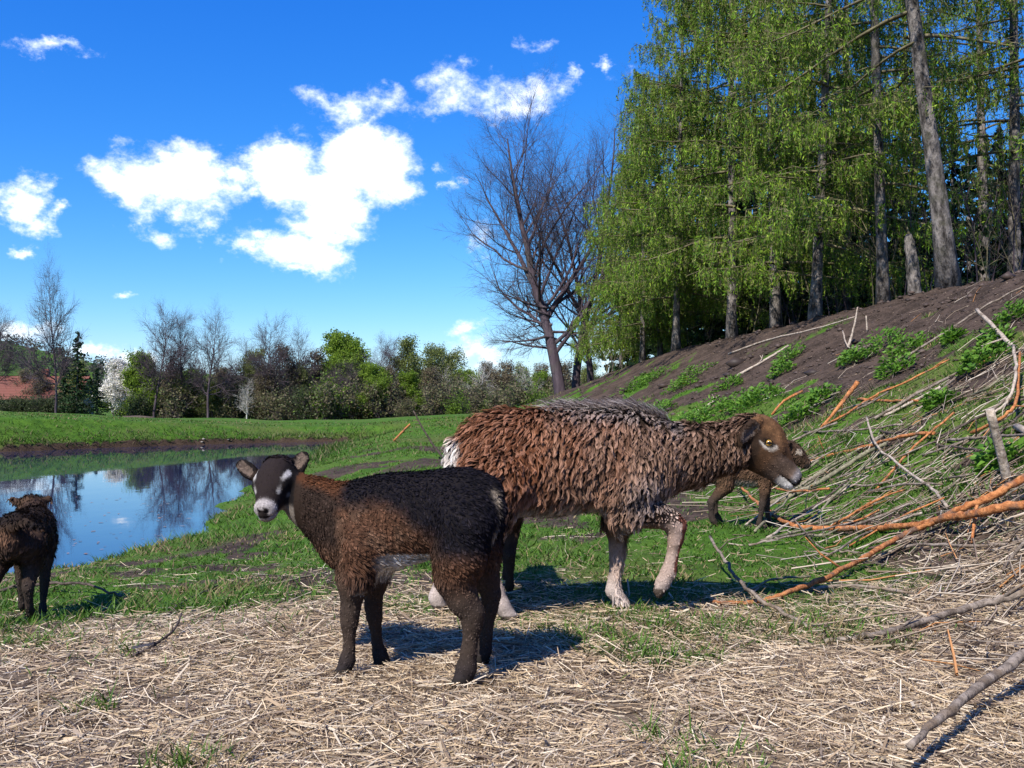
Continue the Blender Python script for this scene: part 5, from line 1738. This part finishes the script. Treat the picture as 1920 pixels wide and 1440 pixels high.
# the smaller rods of the heap
rs = np.random.RandomState(64)
for i in range(58):
    px = 1460 + 470 * rs.rand(); py = 700 + 330 * rs.rand() ** .9
    if py < 950 - (px - 1400) * .62 + 0 and py < 660:
        continue
    a = R(24) + rs.randn() * .22; ln = 60 + 170 * rs.rand()
    dx, dy = math.cos(a) * ln / 2, math.sin(a) * ln / 2
    k = 'ggglpod'[rs.randint(7)]
    nm = {'g': 'grey', 'l': 'olive', 'p': 'pale', 'o': 'orange peeled', 'd': 'dark'}[k]
    y0, y1 = py + dy, py - dy
    branch([(px - dx, y0, .01), (px, py + rs.randn() * 5, .02 + .05 * rs.rand()), (px + dx, y1, .02 + .06 * rs.rand())], 4 + 4 * rs.rand(), 3 + 3 * rs.rand(), k,
           nm + ' rod lying in the brushwood heap on the bank', 200 + i, 'rods of the brushwood heap', 1)

# the weathered stake
a, b2 = G(1892, 912, -.03), P(1856, 768, G(1892, 912, 0)[1] + .02)
q = np.stack([a + (b2 - a) * t for t in np.linspace(0, 1, 8)])
v, f = path_tube(q - a, np.linspace(.026, .021, 8), 7, .10, 4)
tag(obj('wooden_stake', mesh_np('wooden_stake', v, f), M_PA, None, a), 'weathered pale wooden stake leaning out of the grass by the heap', 'stake')
a, b2 = G(1905, 800, -.02), G(1935, 812, .12)
v, f = path_tube(np.stack([np.zeros(3), (b2 - a) * .5, b2 - a]), [.022, .022, .02], 7, .12, 5)
tag(obj('wood_piece', mesh_np('wood_piece', v, f), M_PA, None, a), 'short pale cut piece of wood above the stake', 'wood')


# ------------------------------------------------------------------ leafy herbs on the bank
def herb(seed, r, leafs, dense):
    rs = np.random.RandomState(seed)
    n = int(dense); bag = Bag()
    rad = r * np.sqrt(rs.rand(n)); az = rs.rand(n) * 6.283
    lobe = 1 + .35 * np.sin(az * 3 + seed)
    c = np.stack((np.cos(az) * rad * lobe, np.sin(az) * rad * lobe, .02 + (.10 + .35 * r) * rs.rand(n) ** 1.2 * (1 - (rad / r) ** 2 * .75)), -1)
    a = unit(np.stack((np.cos(az + rs.randn(n)), np.sin(az + rs.randn(n)), .1 + .5 * rs.rand(n)), -1))
    b_ = unit(np.cross(a, np.array((0, 0, 1.0)) + rs.randn(n, 3) * .4))
    up = np.cross(b_, a) * .12
    L = (leafs * (.6 + .8 * rs.rand(n)))[:, None]
    v = np.stack((c, c + a * L * .45 + b_ * L * .3 + up * L, c + a * L, c + a * L * .45 - b_ * L * .3 + up * L, c + a * L * .5 - up * L * .2), 1).reshape(-1, 3)
    base = np.arange(n)[:, None] * 5
    f = np.concatenate((base + np.array([[0, 1, 4]]), base + np.array([[1, 2, 4]]), base + np.array([[2, 3, 4]]), base + np.array([[3, 0, 4]])))
    k = rs.rand(n)
    col = np.array((.050, .135, .012)) + (np.array((.14, .27, .028)) - np.array((.050, .135, .012))) * k[:, None]
    bag.add(v, f, np.repeat(col, 5, 0))
    return bag.mesh('herb')


HERBS = [(1655, 642, 58, 0), (1705, 650, 42, 0), (1482, 668, 30, 0), (1300, 700, 38, 0), (1275, 722, 30, 0), (1430, 742, 48, 0), (1335, 765, 44, 0), (1392, 752, 44, 0), (1222, 705, 34, 0), (1680, 692, 34, 0),
         (1850, 672, 46, 0), (1905, 592, 36, 0), (1470, 692, 24, 0), (1195, 720, 28, 0), (1290, 790, 46, 0), (1545, 745, 30, 0), (1790, 636, 20, 0), (1600, 672, 26, 0), (1240, 765, 30, 0), (1370, 720, 30, 0), (1875, 640, 30, 0), (1765, 760, 26, 0), (1880, 870, 40, 0), (1500, 780, 30, 0)]
for i, (px, py, rp, k) in enumerate(HERBS):
    g = G(px, py + rp * .25, 0); r = rp / FPX * g[1]
    o = bpy.data.objects.new('nettle_clump', None); COL.objects.link(o); o.location = tuple(g); o.empty_display_size = .1
    fo = obj('foliage', herb(900 + i, r, .05 + .012 * r, 260 + 380 * min(r, 1.2)), M_GRASS, o); fo['kind'] = 'stuff'
    # lay the clump along the slope
    e = .3; gx = float(H(g[0] + e, g[1]) - H(g[0] - e, g[1])) / (2 * e); gy = float(H(g[0], g[1] + e) - H(g[0], g[1] - e)) / (2 * e)
    o.rotation_euler = Vector((-gx, -gy, 1)).to_track_quat('Z', 'Y').to_euler()
    tag(o, {0: 'wide bushy nettle clump round the white upright dead stem', 1: 'dense nettle clump just beside the white dead stem', 5: 'broad nettle patch on bare soil behind the ewe\'s neck', 3: 'nettle clump with two dandelions in it', 10: 'nettles under the crooked pale branch on the upper bank', 22: 'lush leafy clump at the foot of the wooden stake', 14: 'nettle patch right over the ewe\'s withers'}.get(i, 'small clump of fresh green nettles on the soil bank'), 'plant', 'nettle clumps on the bank')
m, t, b, o = mat_new('dandelion'); b.inputs['Base Color'].default_value = (.85, .55, .01, 1); b.inputs['Roughness'].default_value = .7
for (px, py) in ((1282, 720), (1286, 711)):
    g = G(px, py, .10)
    rs = np.random.RandomState(px); n = 40; az = np.linspace(0, 12.56, n); rr_ = np.linspace(.2, 1, n) * .035
    v = np.stack((np.zeros((n, 3)), np.stack((np.cos(az) * rr_, np.sin(az) * rr_, .02 - rr_ * .3), -1), np.stack((np.cos(az + .3) * rr_, np.sin(az + .3) * rr_, .02 - rr_ * .3), -1)), 1).reshape(-1, 3)
    d = obj('dandelion', mesh_np('dandelion', v, np.arange(3 * n).reshape(-1, 3)), m, None, g)
    v, f = path_tube([(0, 0, 0), (.005, 0, -.06), (0, 0, -.13)], [.003, .003, .004], 5)
    obj('stalk', mesh_np('stalk', v, f), BM['l'], d)
    tag(d, 'yellow dandelion flower in the nettles', 'flower', 'dandelions on the bank')

# ------------------------------------------------------------------ across the pond: plank, stones, house
g = ground_at(262, 60); w = 62 / FPX * 60
v, f = path_tube([(-w / 2, 0, .10), (0, 0, .12), (w / 2, -.3, .06)], [.11, .12, .11], 7, .12, 3)
tag(obj('log', mesh_np('log', v, f), M_DK, None, g), 'dark log lying on the meadow by the twin-stemmed tree', 'log')
g = ground_at(208, 58); w = 36 / FPX * 58
v, f = path_tube([(-w / 2, 0, .05), (w / 2, 0, .06)], [.05, .05], 6, .1, 3)
tag(obj('pale_plank', mesh_np('pale_plank', v, f), M_PA, None, g), 'pale plank lying on the meadow beside the dark log', 'plank')
m, t, b, o = mat_new('stone')
n_ = tnoise(t, 9, 5); t.links.new(mixc(t, maprange(t, n_, .3, .7), (.13, .11, .095), (.30, .27, .24)), b.inputs['Base Color']); b.inputs['Roughness'].default_value = .9
rs = np.random.RandomState(44)
for i in range(12):
    seg = (-3.9 - 6.5 * rs.rand()); yy = np.interp(-seg, [3.7, 5.5, 7.8, 10.2], [31.8, 32.4, 31.2, 28.6]) + .05 + .15 * rs.rand()
    for _ in range(12):                                     # keep to the bank, just clear of the water
        if float(H(seg, yy)) > ZW + .02:
            break
        yy += .06
    v = ico * np.array((.15, .11, .06)) * (.3 + .5 * rs.rand()) * (.7 + .6 * rs.rand(7, 1))
    o = obj('bank_stone', mesh_np('bank_stone', v, icf, None, False), m, None, (seg, yy, max(ZW + .03, float(H(seg, yy)) - .02)))
    o.rotation_euler = (0, 0, rs.rand() * 6)
    tag(o, 'pale stone at the waterline of the far pond bank', 'stone', 'stones along the far waterline')
# fallen leaves floating
rs = np.random.RandomState(6)
pp = []
for i in range(150):
    c0 = G(150 + 250 * rs.rand(), 950 + 110 * rs.rand(), 0)
    Yd = (CAM_Z - ZW) / max(1e-3, (765 - 0) and ((930 + 130 * rs.rand()) - 765) / FPX); px = 120 + 260 * rs.rand()
    xx = (px - 960) / FPX * Yd
    if pond_sd(xx, Yd) < -.15:
        pp.append((xx, Yd, ZW + .004))
pp = np.array(pp)
v, f, c = leaf_tris(pp, .05, rs, [(.28, .15, .10), (.2, .12, .09)]); v[:, 2] = ZW + .004
tag(obj('floating_leaves', mesh_np('floating_leaves', v, f, c), M_STRAW), 'small reddish leaves floating on the pond', None, None, 'stuff')

# the house with the red roof behind the hedge
hx, hy, hz = ground_at(50, 97)
hz = min(hz, -.4)
hs = bpy.data.objects.new('red_roofed_house', None); COL.objects.link(hs); hs.location = (hx, hy, hz); hs.rotation_euler = (0, 0, R(6))
tag(hs, 'low house with a red tiled roof half hidden by the hedge and trees', 'house')


def box(x0, x1, y0, y1, z0, z1):
    v = np.array([(x, y, z) for z in (z0, z1) for (x, y) in ((x0, y0), (x1, y0), (x1, y1), (x0, y1))], float)
    return v, np.array([(3, 2, 1, 0), (4, 5, 6, 7), (0, 1, 5, 4), (1, 2, 6, 5), (2, 3, 7, 6), (3, 0, 4, 7)])


m, t, b, o = mat_new('house_wall'); n_ = tnoise(t, 2, 4); t.links.new(mixc(t, n_, (.30, .27, .23), (.20, .18, .16)), b.inputs['Base Color']); b.inputs['Roughness'].default_value = .9
v, f = box(-5.5, 5.5, -3, 3, -.5, 2.2)
v = np.concatenate((v, np.array([(-5.5, 0, 4.2), (5.5, 0, 4.2)])))
me = mesh_np('wall', v, [f[[0, 2, 3, 4, 5]], np.array([(4, 7, 8), (5, 9, 6)])])
obj('wall', me, m, hs)
m, t, b, o = mat_new('roof_tiles'); n_ = tnoise(t, 3, 5); t.links.new(mixc(t, n_, (.19, .055, .036), (.11, .040, .030)), b.inputs['Base Color']); b.inputs['Roughness'].default_value = .85
bag = Bag()
for s in (-1, 1):
    for k in range(9):
        y0, z0 = 3.5 * (1 - k / 9), 1.95 + 2.35 * k / 9; y1, z1 = 3.5 * (1 - (k + 1.15) / 9), 1.95 + 2.35 * (k + 1.15) / 9
        vv = np.array([(-6, s * y0, z0 + .07), (6, s * y0, z0 + .07), (6, s * y1, z1 + .0), (-6, s * y1, z1 + .0), (-6, s * y0, z0), (6, s * y0, z0)])
        bag.add(vv, np.array([(0, 1, 2, 3), (4, 5, 1, 0)]))
ro = obj('roof', bag.mesh('roof'), m, hs)
v, f = box(1.5, 2.1, -.3, .3, 3.8, 5.0)
obj('chimney', mesh_np('chimney', v, f), m, ro)
m, t, b, o = mat_new('pane'); b.inputs['Base Color'].default_value = (.03, .035, .04, 1); b.inputs['Roughness'].default_value = .1
for wx in (-3.6, -1.2, 3.4):
    v, f = box(wx, wx + .9, -3.05, -2.98, .8, 1.8); w_ = obj('window', mesh_np('window', v, f), BM['p'], hs)
    v, f = box(wx + .08, wx + .82, -3.07, -3.04, .88, 1.72); obj('pane', mesh_np('pane', v, f), m, w_)
v, f = box(1.0, 1.9, -3.05, -2.98, -.3, 1.75); obj('door', mesh_np('door', v, f), BM['d'], hs)
